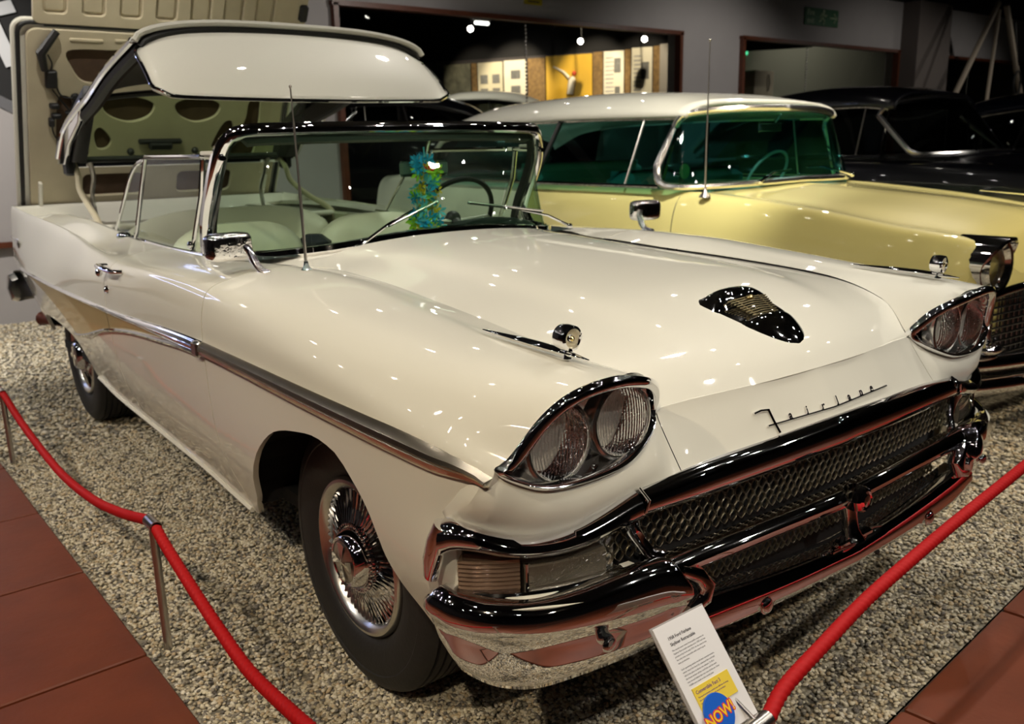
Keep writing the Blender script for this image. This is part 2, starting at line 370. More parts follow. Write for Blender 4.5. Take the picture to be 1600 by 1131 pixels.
# the hall seen through the openings
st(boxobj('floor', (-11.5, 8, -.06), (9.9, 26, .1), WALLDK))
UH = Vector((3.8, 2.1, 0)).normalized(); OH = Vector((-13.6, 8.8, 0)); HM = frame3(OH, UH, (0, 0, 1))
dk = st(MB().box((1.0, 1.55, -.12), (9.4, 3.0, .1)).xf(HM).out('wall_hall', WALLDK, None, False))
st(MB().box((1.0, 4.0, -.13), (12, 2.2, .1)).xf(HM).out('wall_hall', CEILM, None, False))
st(MB().box((4.55, 1.55, -.02), (.36, 3.1, .14)).xf(HM).out('trim_3', mat('grey_pier', (0.30, 0.28, 0.25), 0.9), None, False))
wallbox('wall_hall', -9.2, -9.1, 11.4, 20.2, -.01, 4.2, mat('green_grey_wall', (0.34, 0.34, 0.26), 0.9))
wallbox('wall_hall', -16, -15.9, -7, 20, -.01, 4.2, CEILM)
def hallpt(x, z, d=0): return HM @ Vector((x, z, d))
def panel(x0, x1, z0, z1, m, label, group=None, name='exhibition_board', d=.03):
    o = MB().box(((x0+x1)/2, (z0+z1)/2, d/2-.05+.0), (x1-x0, z1-z0, d), None, .004).xf(HM).out(name, m, None, False)
    tag(o, label, 'board'); return o
PANW = mat('panel_white', (0.70, 0.66, 0.52), 0.7); PANC = mat('panel_cream', (0.52, 0.48, 0.34), 0.7)
PANY = mat('panel_yellow', (0.70, 0.42, 0.03), 0.6, noise=0.3, nscale=1.5)
PANB = mat('panel_bark', (0.20, 0.12, 0.04), 0.8, noise=0.75, nscale=16)
PANK = mat('panel_mono', (0.16, 0.16, 0.11), 0.8, noise=0.95, nscale=7)
panel(-.1, .50, 1.9, 2.98, PANK, 'dark monochrome leaf-patterned display panel, leftmost through the first window')
panel(.52, .64, 1.9, 2.98, PANB, 'narrow brown patterned strip between the monochrome panel and the panel of four pictures')
p1 = panel(.66, 1.20, 1.9, 2.98, PANC, 'cream display panel with four small pictures, left of the brightest panel')
p2 = panel(1.23, 1.71, 1.9, 2.99, PANW, 'brightest white display panel with two small drawings')
panel(1.74, 2.10, 1.9, 3.0, PANB, 'brown patterned strip between the brightest white panel and the yellow panel')
p3 = panel(2.12, 3.05, 1.9, 3.02, PANY, 'glowing yellow display panel with a pale figure in a red cap')
panel(3.07, 3.26, 1.9, 3.04, PANB, 'brown patterned strip just right of the yellow display panel')
p4 = panel(3.28, 3.67, 1.9, 3.04, PANW, 'white display panel with one picture and text, just right of the yellow panel')
panel(3.69, 3.80, 1.9, 3.05, PANB, 'narrow brown strip between the two white text panels')
p5 = panel(3.82, 4.21, 1.9, 3.07, PANW, 'rightmost white display panel with one dark portrait picture')
panel(4.23, 4.36, 1.9, 3.08, PANB, 'brown patterned strip at the right end beside the grey pier')
PIC = mat('picture_print', (0.14, 0.14, 0.13), 0.6, noise=0.6, nscale=30)
def pic(par, x, z, w, h, m=PIC): MB().box((x, z, -.016), (w, h, .006)).xf(HM).out('picture', m, par, False)
for dx in (.14, .40):
    for z in (2.66, 2.40): pic(p1, .66+dx, z, .16, .17)
pic(p2, 1.48, 2.72, .20, .16); pic(p2, 1.48, 2.42, .20, .18)
pic(p4, 3.55, 2.78, .13, .26); pic(p4, 3.55, 2.30, .10, .20); pic(p5, 4.08, 2.66, .15, .30)
for par, x0, w in ((p4, 3.31, .17), (p5, 3.86, .15)):
    for k in range(9): MB().box((x0+w/2, 2.92-.075*k, -.017), (w*random.uniform(.8, 1), .018, .004)).xf(HM).out('text_line', INKG, par, False)
fg = MB().tube([hallpt(2.62, 2.30, .0), hallpt(2.66, 2.55, .0), hallpt(2.68, 2.62, 0)], [.07, .075, .03], 8).out('figure', mat('figure_white', (.8, .74, .6), .8), p3)
MB().tube([hallpt(2.60, 2.60, .0), hallpt(2.48, 2.72, 0), hallpt(2.28, 2.82, 0)], [.03, .022, .015], 8).out('arm', fg.data.materials[0], p3)
MB().ball(hallpt(2.70, 2.68, .0), .045).out('cap', mat('cap_red', (.6, .08, .03), .7), p3)
# lamps in the hall
for i, (x, y, z) in enumerate(((-10.98, 7.51, 3.3), (-12.29, 11.44-1.9, 3.55), (-10.9, 11.73-1.9, 3.5))):
    pass
def lamp(x, y, z, tx, ty, tz, label, group, name='ceiling_spotlight', cord=.3, r_=.045):
    t = thing(name, label, 'spotlight', (x, y, z), 0, group)
    d = (Vector((tx, ty, tz))-Vector((x, y, z))).normalized(); Mx = d.to_track_quat('Z', 'Y').to_matrix().to_4x4()
    MB().rev([(.02, -.12), (r_*1.05, -.10), (r_*1.15, .02), (r_*1.05, .02), (r_*.8, -.02)], (0, 0, 0), 'z', 16).xf(Mx).out('housing', FIXT, t)
    MB().rev([(.0001, .0), (r_*.95, .0)], (0, 0, 0), 'z', 16).xf(Mx).out('lamp_face', LAMPE, t, False)
    MB().tube([tuple(d*-.08), tuple(Vector((0, 0, cord)))], .008, 6).out('stem', FIXT, t)
for (x, y, z, tx, ty, nm) in ((-10.98, 7.51, 3.3, -8.5, 4.5, 'small round spotlight high in the dark hall, left of the tube light'), (-10.45, 9.55, 3.15, -7.5, 5, 'small round spotlight just above the yellow display panel'), (-9.55, 10.25, 3.13, -6, 5, 'small round spotlight above the rightmost white display panel')):
    lamp(x, y, z, tx, ty, 2.0, nm, None, 'hall_spotlight', 4.0-z, .05)
t = thing('tube_light', 'short white tube light under the black ceiling of the hall', 'light', (-10.33, 7.26, 3.3))
MB().tube([(-.0, -.12, 0), (0, .14, 0)], .028, 8).out('tube', mat('tube_white', (1, 1, 1), .5, emit=(1, 1, .92), estr=3), t)
MB().box((0, .01, .06), (.06, .34, .05)).out('housing', FIXT, t, False)
MB().tube([(0, 0, .05), (0, 0, .75)], .008, 6).out('stem', FIXT, t)
# exhibition spotlights above the cars
for i, (x, y, tx, ty, c, w, cone) in enumerate(SPOTS):
    z = CEIL-.30
    lamp(x, y, z+.02, tx, ty, .4, 'unseen black ceiling spotlight aimed at the cars and rear wall', 'exhibition spotlights overhead', 'ceiling_spotlight', CEIL+.53-z, .042)
# decorative rows of tiny track lamps overhead, seen only as glints in the chrome
LAMPT = mat('track_lamp_glow', (1, 1, 1), 0.5, emit=(1.0, 0.95, 0.88), estr=110)
tp = thing('track_lamp', 'small track lamp on the ceiling rail', 'spotlight', (0, 0, 0), 0, 'track lamps on the ceiling rails')
MB().rev([(.02, .10), (.034, .08), (.036, .0), (.030, .0)], (0, 0, 0), 'z', 12).out('housing', FIXT, tp)
MB().rev([(.0001, .004), (.030, .004)], (0, 0, 0), 'z', 12).out('lamp_face', LAMPT, tp, False)
MB().tube([(0, 0, .09), (0, 0, .55)], .008, 6).out('stem', FIXT, tp)
TL = [(x+random.uniform(-.25, .25), y) for y in (-5.2, -3.9, -2.2, .4, 2.3, 4.0) for x in (-5.4, -4.1, -2.7, -1.2, .1, 1.3, 2.6, 3.9)]
for i, (x, y) in enumerate(TL):
    o = tp if i == 0 else dup_tree(tp)
    o.location = (x, y, CEIL-.05)
# signs on the rear wall
def sign_at(y0, y1, z0, z1, m, name, label, x=XW+.012):
    o = MB().box((x, (y0+y1)/2, (z0+z1)/2), (.02, y1-y0, z1-z0), None, .003).out(name, m, None, False); return tag(o, label, 'sign')
es = sign_at(10.42, 11.30, 3.03, 3.28, GREEN, 'fire_exit_sign', 'green fire exit sign with running figure and arrow, high above the second window')
XF = lambda y, z: frame3((XW+.024, y, z), (0, 1, 0), (0, 0, 1))
text('lettering', 'Fire', .12, XF(10.47, 3.17), SIGNW, es); text('lettering', 'exit', .12, XF(10.47, 3.06), SIGNW, es)
rm = MB().ball((XW+.025, 10.90, 3.245), .004, .022, .022)
for P in (((10.89, 3.22), (10.86, 3.15)), ((10.86, 3.15), (10.92, 3.11), (10.90, 3.05)), ((10.86, 3.15), (10.82, 3.10), (10.77, 3.09)), ((10.89, 3.21), (10.94, 3.17), (10.97, 3.19)), ((10.88, 3.21), (10.82, 3.19), (10.80, 3.14))):
    rm.tube([(XW+.025, a, b_) for a, b_ in P], .011, 6)
rm.out('running_figure', SIGNW, es)
MB().tube([(XW+.025, 11.06, 3.155), (XW+.025, 11.24, 3.155)], .010, 6).tube([(XW+.025, 11.17, 3.22), (XW+.025, 11.25, 3.155), (XW+.025, 11.17, 3.09)], .010, 6).out('arrow', SIGNW, es)
ys = sign_at(4.99, 5.25, 2.915, 3.03, mat('dim_yellow_sign', (0.42, 0.33, 0.02), .6), 'warning_sign', 'small yellow warning sign above the first window')
MB().box((XW+.024, 5.12, 2.945), (.004, .17, .014)).out('text_line', INK, ys, False)
o = MB().box((-9.07, 12.45, 3.0), (.03, .16, .16), None, .004).out('exit_light', mat('exit_glow', (.05, .4, .15), .5, emit=(.1, .9, .4), estr=1.0), None, False); tag(o, 'small glowing green exit light in the passage behind the second window', 'sign')
cab = thing('wall_cabinet', 'pale cabinet with a dark curved handle behind the second window', 'cabinet', (-8.9, 12.65, 0))
MB().box((0, 0, 1.32), (.3, .60, 2.6), None, .01).out('body', mat('pale_cabinet', (.55, .48, .36), .6), cab, False)
MB().tube([(.17, .10, 2.55), (.18, .12, 2.4), (.17, .10, 2.25)], .01, 6).out('handle', FIXT, cab)
# banner on the left of the rear wall
bn = mesh('banner', [(XW+.012, -2.2, 3.4), (XW+.012, -.02, 3.4), (XW+.012, -.10, 2.05), (XW+.012, -.20, 1.70), (XW+.012, -.55, 1.90), (XW+.012, -2.2, 2.8)], [(0, 5, 4, 3, 2, 1)], mat('charcoal_banner', (.010, .010, .011), .7), None, False)
tag(bn, 'charcoal wall banner with a large pale letter, behind the raised boot lid', 'banner')
mesh('lower_border', [(XW+.014, -.20, 1.70), (XW+.014, -2.2, 2.80), (XW+.014, -2.2, 2.70), (XW+.014, -.20, 1.60)], [(0, 1, 2, 3)], mat('banner_border', (.12, .12, .13), .7), bn, False)
text('letter', 'T', .62, frame3((XW+.03, -.50, 2.02), (0, .93, .28), (0, -.28, .93)), mat('banner_letter', (.55, .56, .58), .7), bn, .002, bold=.02)
# leaning poles at the right end
lp = thing('a_frame', 'pale wooden A-frame of two leaning poles before the third window', 'frame', (-5.5, 14.6, 0))
BEAM = mat('pale_beam', (.30, .25, .19), .7)
MB().tube([(0, -2.9, 0), (0, .0, 3.52)], .045, 8).out('pole', BEAM, lp); MB().tube([(0.02, 2.3, .2), (0.02, .25, 3.5)], .05, 8).out('pole', BEAM, lp)
MB().tube([(.6, -1.6, 0), (.03, -.02, 3.4)], .03, 8).out('pole', BEAM, lp)
o = MB().tube([(-5.3, 15.15+.13*math.cos(a*PI/10), 2.22+.20*math.sin(a*PI/10)) for a in range(21)], .018, 6).out('hanging_hose', SEAL); tag(o, 'coiled black hose hanging at the far right before the third window', 'hose')
MB().tube([(-5.3, 15.15, 2.42), (-5.3, 14.85, 3.2)], .006, 5).out('cord', SEAL, o)
# light frame on the rear wall out of view to the left
t = thing('light_frame', 'lit rectangular tube frame on the wall at the far left', 'light', (XW+.05, -2.6, 1.9))
for i, (a, b_) in enumerate((((0, -.55, 0), (0, .55, 0)), ((0, .55, 0), (0, .55, .95)), ((0, .55, .95), (0, -.55, .95)), ((0, -.55, .95), (0, -.55, 0)))):
    MB().tube([a, b_], .03, 8).out('tube', TUBEE, t)
# ================================================================== the cream convertible
car = thing('convertible_car', 'cream 1950s convertible with its hard roof lifted mid-air and boot lid open, nearest car', 'car')
# key curves of the half section: x stations, |y|, z
KX = [-4.05, -3.6, -3.0, -2.4, -2.0, -1.6, -1.0, -.57, -.30, .05, .35, .60, .74]
KEY = [
 # sill
 ([.80, .84, .86, .86, .865, .865, .865, .865, .865, .87, .88, .89, .89], [.50, .43, .39, .36, .335, .325, .310, .285, .28, .28, .33, .38, .42]),
 # lower body
 ([.86, .89, .905, .915, .935, .945, .950, .955, .955, .955, .958, .955, .940], [.60, .56, .54, .54, .54, .53, .52, .52, .52, .52, .53, .54, .56]),
 # under the trim
 ([.895, .935, .962, .970, .972, .972, .973, .974, .974, .975, .972, .955, .925], [.755, .755, .755, .757, .760, .765, .775, .780, .780, .776, .772, .770, .765]),
 # over the trim
 ([.895, .935, .962, .970, .972, .972, .973, .974, .974, .974, .970, .950, .914], [.785, .783, .782, .782, .786, .795, .812, .828, .828, .826, .822, .808, .789]),
 # upper side
 ([.875, .905, .925, .940, .955, .966, .968, .968, .966, .962, .950, .925, .886], [.90, .90, .89, .88, .885, .895, .905, .905, .90, .885, .868, .845, .813]),
 # crease / fin ridge
 ([.845, .855, .862, .868, .890, .925, .945, .943, .936, .920, .900, .872, .838], [1.062, 1.045, 1.028, .998, .965, .952, .974, .968, .955, .932, .915, .900, .882]),
 # shoulder
 ([.815, .820, .825, .835, .85, .86, .86, .86, .855, .84, .825, .805, .782], [1.012, .985, .962, .948, .958, .975, .990, .996, .990, .968, .946, .932, .920]),
 # crown / belt
 ([.72, .72, .74, .745, .75, .755, .755, .735, .725, .72, .72, .715, .700], [1.00, 1.02, 1.03, 1.01, .992, .990, .996, 1.010, 1.006, .978, .955, .942, .932]),
 # inner crown
 ([.68, .69, .71, .72, .725, .73, .73, .68, .65, .65, .66, .64, .615], [1.00, 1.03, 1.04, 1.018, .994, .990, .996, 1.008, 1.002, .972, .946, .930, .915]),
 # hood gap / opening edge
 ([.64, .65, .66, .68, .69, .70, .70, .565, .56, .585, .600, .565, .500], [.98, 1.01, 1.02, 1.0, .985, .982, .988, .990, .980, .962, .938, .892, .812]),
]
KF = [(pchip(KX, a), pchip(KX, b_)) for a, b_ in KEY]
SEG = 6
def section(x):
    K = [(a(x), b_(x)) for a, b_ in KF]
    return catmull(K, SEG)
def side_y(x, z):
    S = section(x)[:5*SEG+1]
    return float(np.interp(z, [p[1] for p in S], [p[0] for p in S]))
ARX = [-.565, -.50, -.45, -.36, -.245, -.12, -.01, .104, .191, .259, .32, .37, .42, .46, .50]
ARZ = [.28, .345, .385, .49, .603, .676, .703, .718, .707, .667, .612, .519, .46, .42, .36]
BRX = [-3.56, -3.48, -3.40, -3.2, -2.9, -2.65, -2.50, -2.44, -2.42]; BRZ = [.40, .45, .50, .555, .56, .545, .51, .43, .34]
def arch(x):
    if ARX[0] < x < ARX[-1]: return pchip(ARX, ARZ)(x)
    if BRX[0] < x < BRX[-1]: return pchip(BRX, BRZ)(x)
    return -1
EXKP = [0, 1, 1.55, 1.75, 2, 3, 4, 5, 6, 7, 8, 9]
EXK = [.600, .600, .600, .645, .695, .690, .70, .73, .750, .762, .745, .672]
REK = [-3.74, -3.72, -3.86, -3.90, -3.99, -4.05, -4.05, -4.05, -4.05, -4.05]   # front end of each key curve
NL = 18
def side_row(x, warp=True):
    S = section(x); lo = S[:3*SEG+1]; hi = S[3*SEG+1:]
    za = arch(x); L = list(lo); k0 = 0
    if za > lo[0][1]:
        i = next(i for i, p in enumerate(lo) if p[1] > za); a, c = lo[i-1], lo[i]; t = (za-a[1])/(c[1]-a[1])
        L = [(a[0]+(c[0]-a[0])*t, za)]+lo[i:]
    L = resample(L, NL); row = L+hi
    out = []
    for j, (y, z) in enumerate(row):
        if j < NL: # key param by height
            kp = float(np.interp(z, [lo[0][1], lo[SEG][1], lo[2*SEG][1], lo[3*SEG][1]], [0, 1, 2, 3]))
        else: kp = 3+(j-NL+1)/SEG
        ex = float(np.interp(kp, EXKP, EXK)); xx = x
        if warp and x > .35: xx = .35+(x-.35)*(ex-.35)/(.74-.35)
        if warp and x < -3.0: xx = -3.0+(x+3.0)*(float(np.interp(kp, range(10), REK))+3.0)/(-1.05)
        out.append((xx, y, z))
    return out
def stations(a, b_, extra=()):
    X = set(np.round(np.linspace(a, b_, max(2, int((b_-a)/.035))), 4)) | {e for e in extra if a < e < b_}
    return sorted(X)
dense = [round(v, 4) for v in np.concatenate([np.linspace(-.565, -.33, 22), np.linspace(.25, .50, 24), np.linspace(-2.56, -2.42, 14), np.linspace(-3.56, -3.35, 10)])]
def body_panel(name, a, b_, side, jmax=None, jmin=0):
    rows = [side_row(x) for x in stations(a, b_, dense)]
    lip = []
    g_ = MB()
    R = []
    for rr in rows:
        p = rr[0]; q = [(p[0], p[1]-.016, p[2]+.004), (p[0], p[1]-.006, p[2]+.0005)] + rr[jmin:jmax]
        R.append(q)
    first = [(p[0]+.0, p[1]-.012, p[2]-.001) for p in R[0]]; last = [(p[0]-.0, p[1]-.012, p[2]-.001) for p in R[-1]]
    R = [first]+R+[last]
    if side > 0: g_.grid(R)
    else: g_.grid([flipy(rr) for rr in R][::-1])
    return g_.out(name, CREAM, car, True, 50)
for s in (-1, 1):
    body_panel('front_fender', -.568, .74, s)
    dr = body_panel('door', -1.598, -.573, s)
    qp = body_panel('rear_quarter', -4.05, -1.603, s)
    # door handle, lock
    h = MB(); y = side_y(-1.5, .945)
    h.tube([(-1.60, .955, .945), (-1.585, .985, .948), (-1.50, .992, .948), (-1.40, .985, .944), (-1.385, .955, .942)], [.012, .013, .012, .010, .008], 10, .8)
    h.ball((-1.585, .985, .925), .016, .012, .016)
    if s < 0: h.V = flipy(h.V); h.F = [tuple(reversed(q)) for q in h.F]
    h.out('handle', CHROME, dr)
    MB().rev([(.0001, .012), (.010, .011), (.014, .004), (.015, -.004)], (-1.555, s*side_y(-1.555, .865), .865), 'y', 14, s).out('lock', CHROME, dr)
# dark seam backing and underbody
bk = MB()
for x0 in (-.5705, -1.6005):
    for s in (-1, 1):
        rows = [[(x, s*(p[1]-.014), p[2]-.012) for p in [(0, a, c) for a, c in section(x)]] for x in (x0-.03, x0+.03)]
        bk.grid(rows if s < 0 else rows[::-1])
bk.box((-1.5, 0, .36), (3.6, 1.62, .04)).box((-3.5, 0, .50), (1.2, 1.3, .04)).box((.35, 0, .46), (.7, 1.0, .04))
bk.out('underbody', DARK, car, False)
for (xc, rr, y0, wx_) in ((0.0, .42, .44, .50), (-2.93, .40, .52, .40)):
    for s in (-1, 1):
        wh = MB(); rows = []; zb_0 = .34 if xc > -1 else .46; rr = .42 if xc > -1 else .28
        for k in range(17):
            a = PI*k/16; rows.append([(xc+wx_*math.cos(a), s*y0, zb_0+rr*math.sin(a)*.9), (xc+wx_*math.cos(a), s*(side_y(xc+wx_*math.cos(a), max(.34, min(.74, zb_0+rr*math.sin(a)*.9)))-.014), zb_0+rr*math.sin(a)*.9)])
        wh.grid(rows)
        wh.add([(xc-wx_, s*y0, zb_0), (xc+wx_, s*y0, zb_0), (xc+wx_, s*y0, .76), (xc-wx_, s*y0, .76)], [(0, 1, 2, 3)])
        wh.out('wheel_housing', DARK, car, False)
for s in (-1, 1):
    MB().tube([(x, s*(KF[0][0](x)+.004), KF[0][1](x)+.002) for x in np.linspace(-2.36, -.60, 24)], .009, 6).out('rocker_edge', CREAM, car)
# hood
zc = pchip([-.80, -.4, 0, .3, .5, .6, .68, .72], [1.042, 1.027, 1.003, .975, .935, .903, .862, .821])
gy = KF[9][0]; gz = KF[9][1]
def hood_pt(x, t, off=0):
    sh = .02*max(0, min(1, (x-.4)/.32)); g0 = gy(x+sh)-.0035; y = t*g0; a = abs(t)
    xe = .722-.050*a*a; xx = x if x < .4 else .4+(x-.4)*(xe-.4)/.32
    z0, z1 = zc(x), gz(x+sh)-.001
    z = z0+(z1-z0)*(a**2.2)
    # raised centre panel with soft shoulders
    w = .72-.16*max(0, min(1, (x+.7)/1.4)); d = 1/(1+math.exp((a-w)*26))
    z += (.013*d-.004)*max(0, min(1, (.66-x)/.3))
    return (xx, y, z+off)
HX = list(np.linspace(-.74, .5, 34))+list(np.linspace(.52, .72, 16)); HT = list(np.linspace(-1, 1, 61))
hr = [[hood_pt(x, t) for t in HT] for x in HX]
hr = [[(p[0]-.002, p[1], p[2]-.014) for p in hr[0]]]+hr+[[(p[0]-.006, p[1], p[2]-.014) for p in hr[-1]]]
hr = [[(q[0][0], q[0][1]+.002, q[0][2]-.014)]+q+[(q[-1][0], q[-1][1]-.002, q[-1][2]-.014)] for q in hr]
hood = MB().grid([q[::-1] for q in hr]).out('hood', CREAM, car, True, 60)
MB().grid([[(p[0], p[1]*1.006, p[2]-.034) for p in q[::-1]] for q in hr[:-3]]).out('hood_underside', DARK, car)
# cowl between hood and windscreen
BASE = [(-1.24, .705, 1.000), (-1.15, .700, .996), (-.98, .640, .992), (-.85, .512, 1.006), (-.815, .386, 1.018), (-.80, .20, 1.038), (-.80, 0, 1.045)]
BASE = catmull(BASE[:-1]+[BASE[-1]], 8); BASEF = [(x, -y, z) for x, y, z in BASE]+[(x, y, z) for x, y, z in BASE[::-1]][1:]
rows = []
for (x, y, z) in BASEF:
    yy = max(-.70, min(.70, y)); a = abs(yy)/.565; zf = zc(-.74)+(gz(-.74)-zc(-.74))*min(a, 1.2)**2.2-.004
    rows.append([(x-.05, y*.98, z-.012), (x, y, z-.008), ((x*.6-.745*.4), y*.6+yy*.4, z*.6+zf*.4-.004), (-.745, yy, zf)])
MB().grid(rows).out('cowl', CREAM, car)
# nose panel under the headlamps
yb = [0, .17, .26, .45, .62, .75, .83, .874, .92, .945, .957]; zb = [.722, .717, .713, .707, .690, .655, .648, .655, .668, .680, .690]
NT = [(0, .722, .820), (.25, .710, .820), (.40, .691, .818), (.49, .675, .812), (.515, .690, .788), (.56, .702, .766), (.60, .712, .752), (.66, .720, .737), (.75, .716, .731), (.822, .711, .738), (.871, .701, .756), (.903, .692, .778), (.918, .676, .790)]
NB = [(0, .780), (.25, .767), (.40, .756), (.49, .751), (.53, .749), (.57, .746), (.61, .742), (.68, .733), (.76, .722), (.84, .698), (.89, .670), (.925, .640), (.950, .612)]
zbf = lin(yb, zb); rows = []
N2 = [tuple(a)+tuple(c)+(zbf(c[0]),) for a, c in zip(NT, NB)]
N2 = resample(N2, 60)
for (yt, xt, zt, y2, x2, z2) in N2:
    cl = []
    for k in range(9):
        t = k/8; bul = math.sin(t*PI)*(.014 if yt > .52 else .004)
        cl.append((xt+(x2-xt)*(t**1.3)+bul, yt+(y2-yt)*t + (math.sin(t*PI)*.012 if yt > .88 else 0), zt+(z2-zt)*t))
    cl.append((x2-.02, y2*.99, z2-.02)); rows.append([(cl[0][0]-.012, cl[0][1], cl[0][2]+.002)]+cl)
cut = next(i for i, q in enumerate(N2) if q[0] > .492)
cen = rows[:cut+1]; 
full = [flipy(q) for q in cen[::-1]]+cen[1:]
MB().grid(full).out('nose_panel', CREAM, car)
for s in (-1, 1):
    R = rows[cut:]; R = [[(p[0]-.0, p[1]-.010, p[2]) for p in R[-1]] if 0 else q for q in R]
    st_ = [[(p[0]-.01, p[1]+.002, p[2]) for p in rows[cut]]]
    R = st_+[[(p[0], p[1]+.0025, p[2]) for p in q] for q in R[0:1]]+R[1:]
    R = R+[[(p[0]-.02, p[1]+.001, p[2]) for p in R[-1]], [(p[0]-.045, p[1]-.003, p[2]) for p in R[-1]], [(p[0]-.06, p[1]-.03, p[2]) for p in R[-1]]]
    (MB().grid(R) if s > 0 else MB().grid([flipy(q) for q in R][::-1])).out('nose_corner', CREAM, car)
MB().box((.64, 0, .72), (.05, 1.3, .18)).box((.60, .76, .70), (.04, .22, .12)).box((.60, -.76, .70), (.04, .22, .12)).out('nose_backing', DARK, car, False)

# ---- headlamp pods
POD = [(.690,.914,.787),(.701,.886,.813),(.730,.838,.882),(.752,.782,.921),(.764,.70,.933),(.748,.615,.916),(.718,.548,.888),(.692,.512,.850),(.672,.499,.812),(.694,.535,.780),(.716,.60,.752),(.722,.66,.737),(.717,.752,.731),(.712,.822,.738),(.701,.871,.756)]
lens_m = bpy.data.materials.new('headlamp_glass'); lens_m.use_nodes = True; nt = lens_m.node_tree; nt.nodes.clear()
out_ = nt.nodes.new('ShaderNodeOutputMaterial'); tr = nt.nodes.new('ShaderNodeBsdfTransparent'); tr.inputs[0].default_value = (.90, .89, .86, 1)
gl = nt.nodes.new('ShaderNodeBsdfGlossy'); gl.inputs['Roughness'].default_value = .04
fr = nt.nodes.new('ShaderNodeFresnel'); ms = nt.nodes.new('ShaderNodeMixShader'); tc = nt.nodes.new('ShaderNodeTexCoord'); wv = nt.nodes.new('ShaderNodeTexWave')
wv.bands_direction = 'Y'; wv.inputs['Scale'].default_value = 42; wv.inputs['Distortion'].default_value = 1.5; wv.inputs['Detail Scale'].default_value = 6
ns = nt.nodes.new('ShaderNodeTexNoise'); ns.inputs['Scale'].default_value = 90
bmp = nt.nodes.new('ShaderNodeBump'); bmp.inputs['Strength'].default_value = 1.0; bmp.inputs['Distance'].default_value = .006
ad = nt.nodes.new('ShaderNodeMath'); nt.links.new(tc.outputs['Object'], wv.inputs['Vector']); nt.links.new(tc.outputs['Object'], ns.inputs['Vector'])
nt.links.new(wv.outputs['Fac'], ad.inputs[0]); nt.links.new(ns.outputs[0], ad.inputs[1]); nt.links.new(ad.outputs[0], bmp.inputs['Height'])
nt.links.new(bmp.outputs[0], gl.inputs['Normal'])
a2 = nt.nodes.new('ShaderNodeMath'); a2.inputs[1].default_value = .09; nt.links.new(fr.outputs[0], a2.inputs[0])
nt.links.new(a2.outputs[0], ms.inputs[0]); nt.links.new(tr.outputs[0], ms.inputs[1]); nt.links.new(gl.outputs[0], ms.inputs[2]); nt.links.new(ms.outputs[0], out_.inputs[0])
REFL = mat('lamp_reflector', (.92, .90, .86), .30, .3)
nt = REFL.node_tree; tc = nt.nodes.new('ShaderNodeTexCoord'); wv = nt.nodes.new('ShaderNodeTexWave'); wv.bands_direction = 'Y'; wv.inputs['Scale'].default_value = 38; wv.inputs['Distortion'].default_value = 2.5; wv.inputs['Detail Scale'].default_value = 5
bmp = nt.nodes.new('ShaderNodeBump'); bmp.inputs['Strength'].default_value = 1.0; bmp.inputs['Distance'].default_value = .006
nt.links.new(tc.outputs['Object'], wv.inputs['Vector']); nt.links.new(wv.outputs['Fac'], bmp.inputs['Height']); nt.links.new(bmp.outputs[0], nt.nodes['Principled BSDF'].inputs['Normal'])
for s in (-1, 1):
    L = catmull(POD, 6, True); cy, cz = .710, .826
    def ring(sc, dx, dy=0, keep=0.0, fx=None):
        o_ = []
        for (x, y, z) in L:
            X = x+dx if fx is None else fx+(x-.75)*keep+dx
            o_.append((X, cy+(y-cy)*sc+dy, cz+(z-cz)*sc))
        return o_
    def pushed(d, dx):
        o_ = []
        for i, (x, y, z) in enumerate(L):
            a = np.array(L[i-1][1:]); c = np.array(L[(i+1) % len(L)][1:]); t_ = (c-a)/np.linalg.norm(c-a); n_ = np.array([t_[1], -t_[0]])
            if n_ @ (np.array([y, z])-np.array([cy, cz])) < 0: n_ = -n_
            wd = d*(1.0 if z > .80 else .55)
            o_.append((x+dx, y+n_[0]*wd, z+n_[1]*wd))
        return o_
    rows = [pushed(-.004, -.012), pushed(.002, .0), pushed(.0, .010), pushed(-.010, .016), pushed(-.019, .012), pushed(-.024, -.004), ring(.84, 0, 0, .45, .712), ring(.80, 0, 0, .25, .690), ring(.4, 0, 0, .0, .680), ring(.01, 0, 0, 0, .678)]
    if s < 0: rows = [flipy(q) for q in rows]
    bz = MB().grid(rows if s > 0 else rows[::-1], True).out('headlamp_bezel', CHROME, car, True, 60)
    for (lx, ly, lz, rad) in ((.704, .781, .813, .070), (.710, .628, .825, .069)):
        c = (lx, s*ly, lz)
        MB().rev([(rad+.004, -.03), (rad+.009, -.004), (rad+.008, .004), (rad+.003, .006), (rad, .0), (rad*.98, -.004)], c, 'x', 40).out('lamp_ring', CHROMER, bz)
        MB().rev([(rad*.985, .002), (rad*.9, -.007), (rad*.65, -.014), (rad*.35, -.018), (.008, -.0195), (.001, -.0195)], (lx+.004, s*ly, lz), 'x', 40).out('reflector', REFL, bz)
        rows = []
        for i in range(13):
            q = i/12; rr = []
            for k in range(72):
                a = 2*PI*k/72; y, z = rad*q*math.cos(a), rad*q*math.sin(a)
                rr.append((lx+.0+.020*math.sqrt(max(0, 1-q*q*.98)), s*ly+y, lz+z))
            rows.append(rr)
        MB().grid(rows, True).out('headlamp_lens', lens_m, bz)
    MB().rev([(.0001, .004), (.005, .003), (.006, -.002)], (.716, s*.702, .752), 'x', 10).out('screw', CHROME, bz)
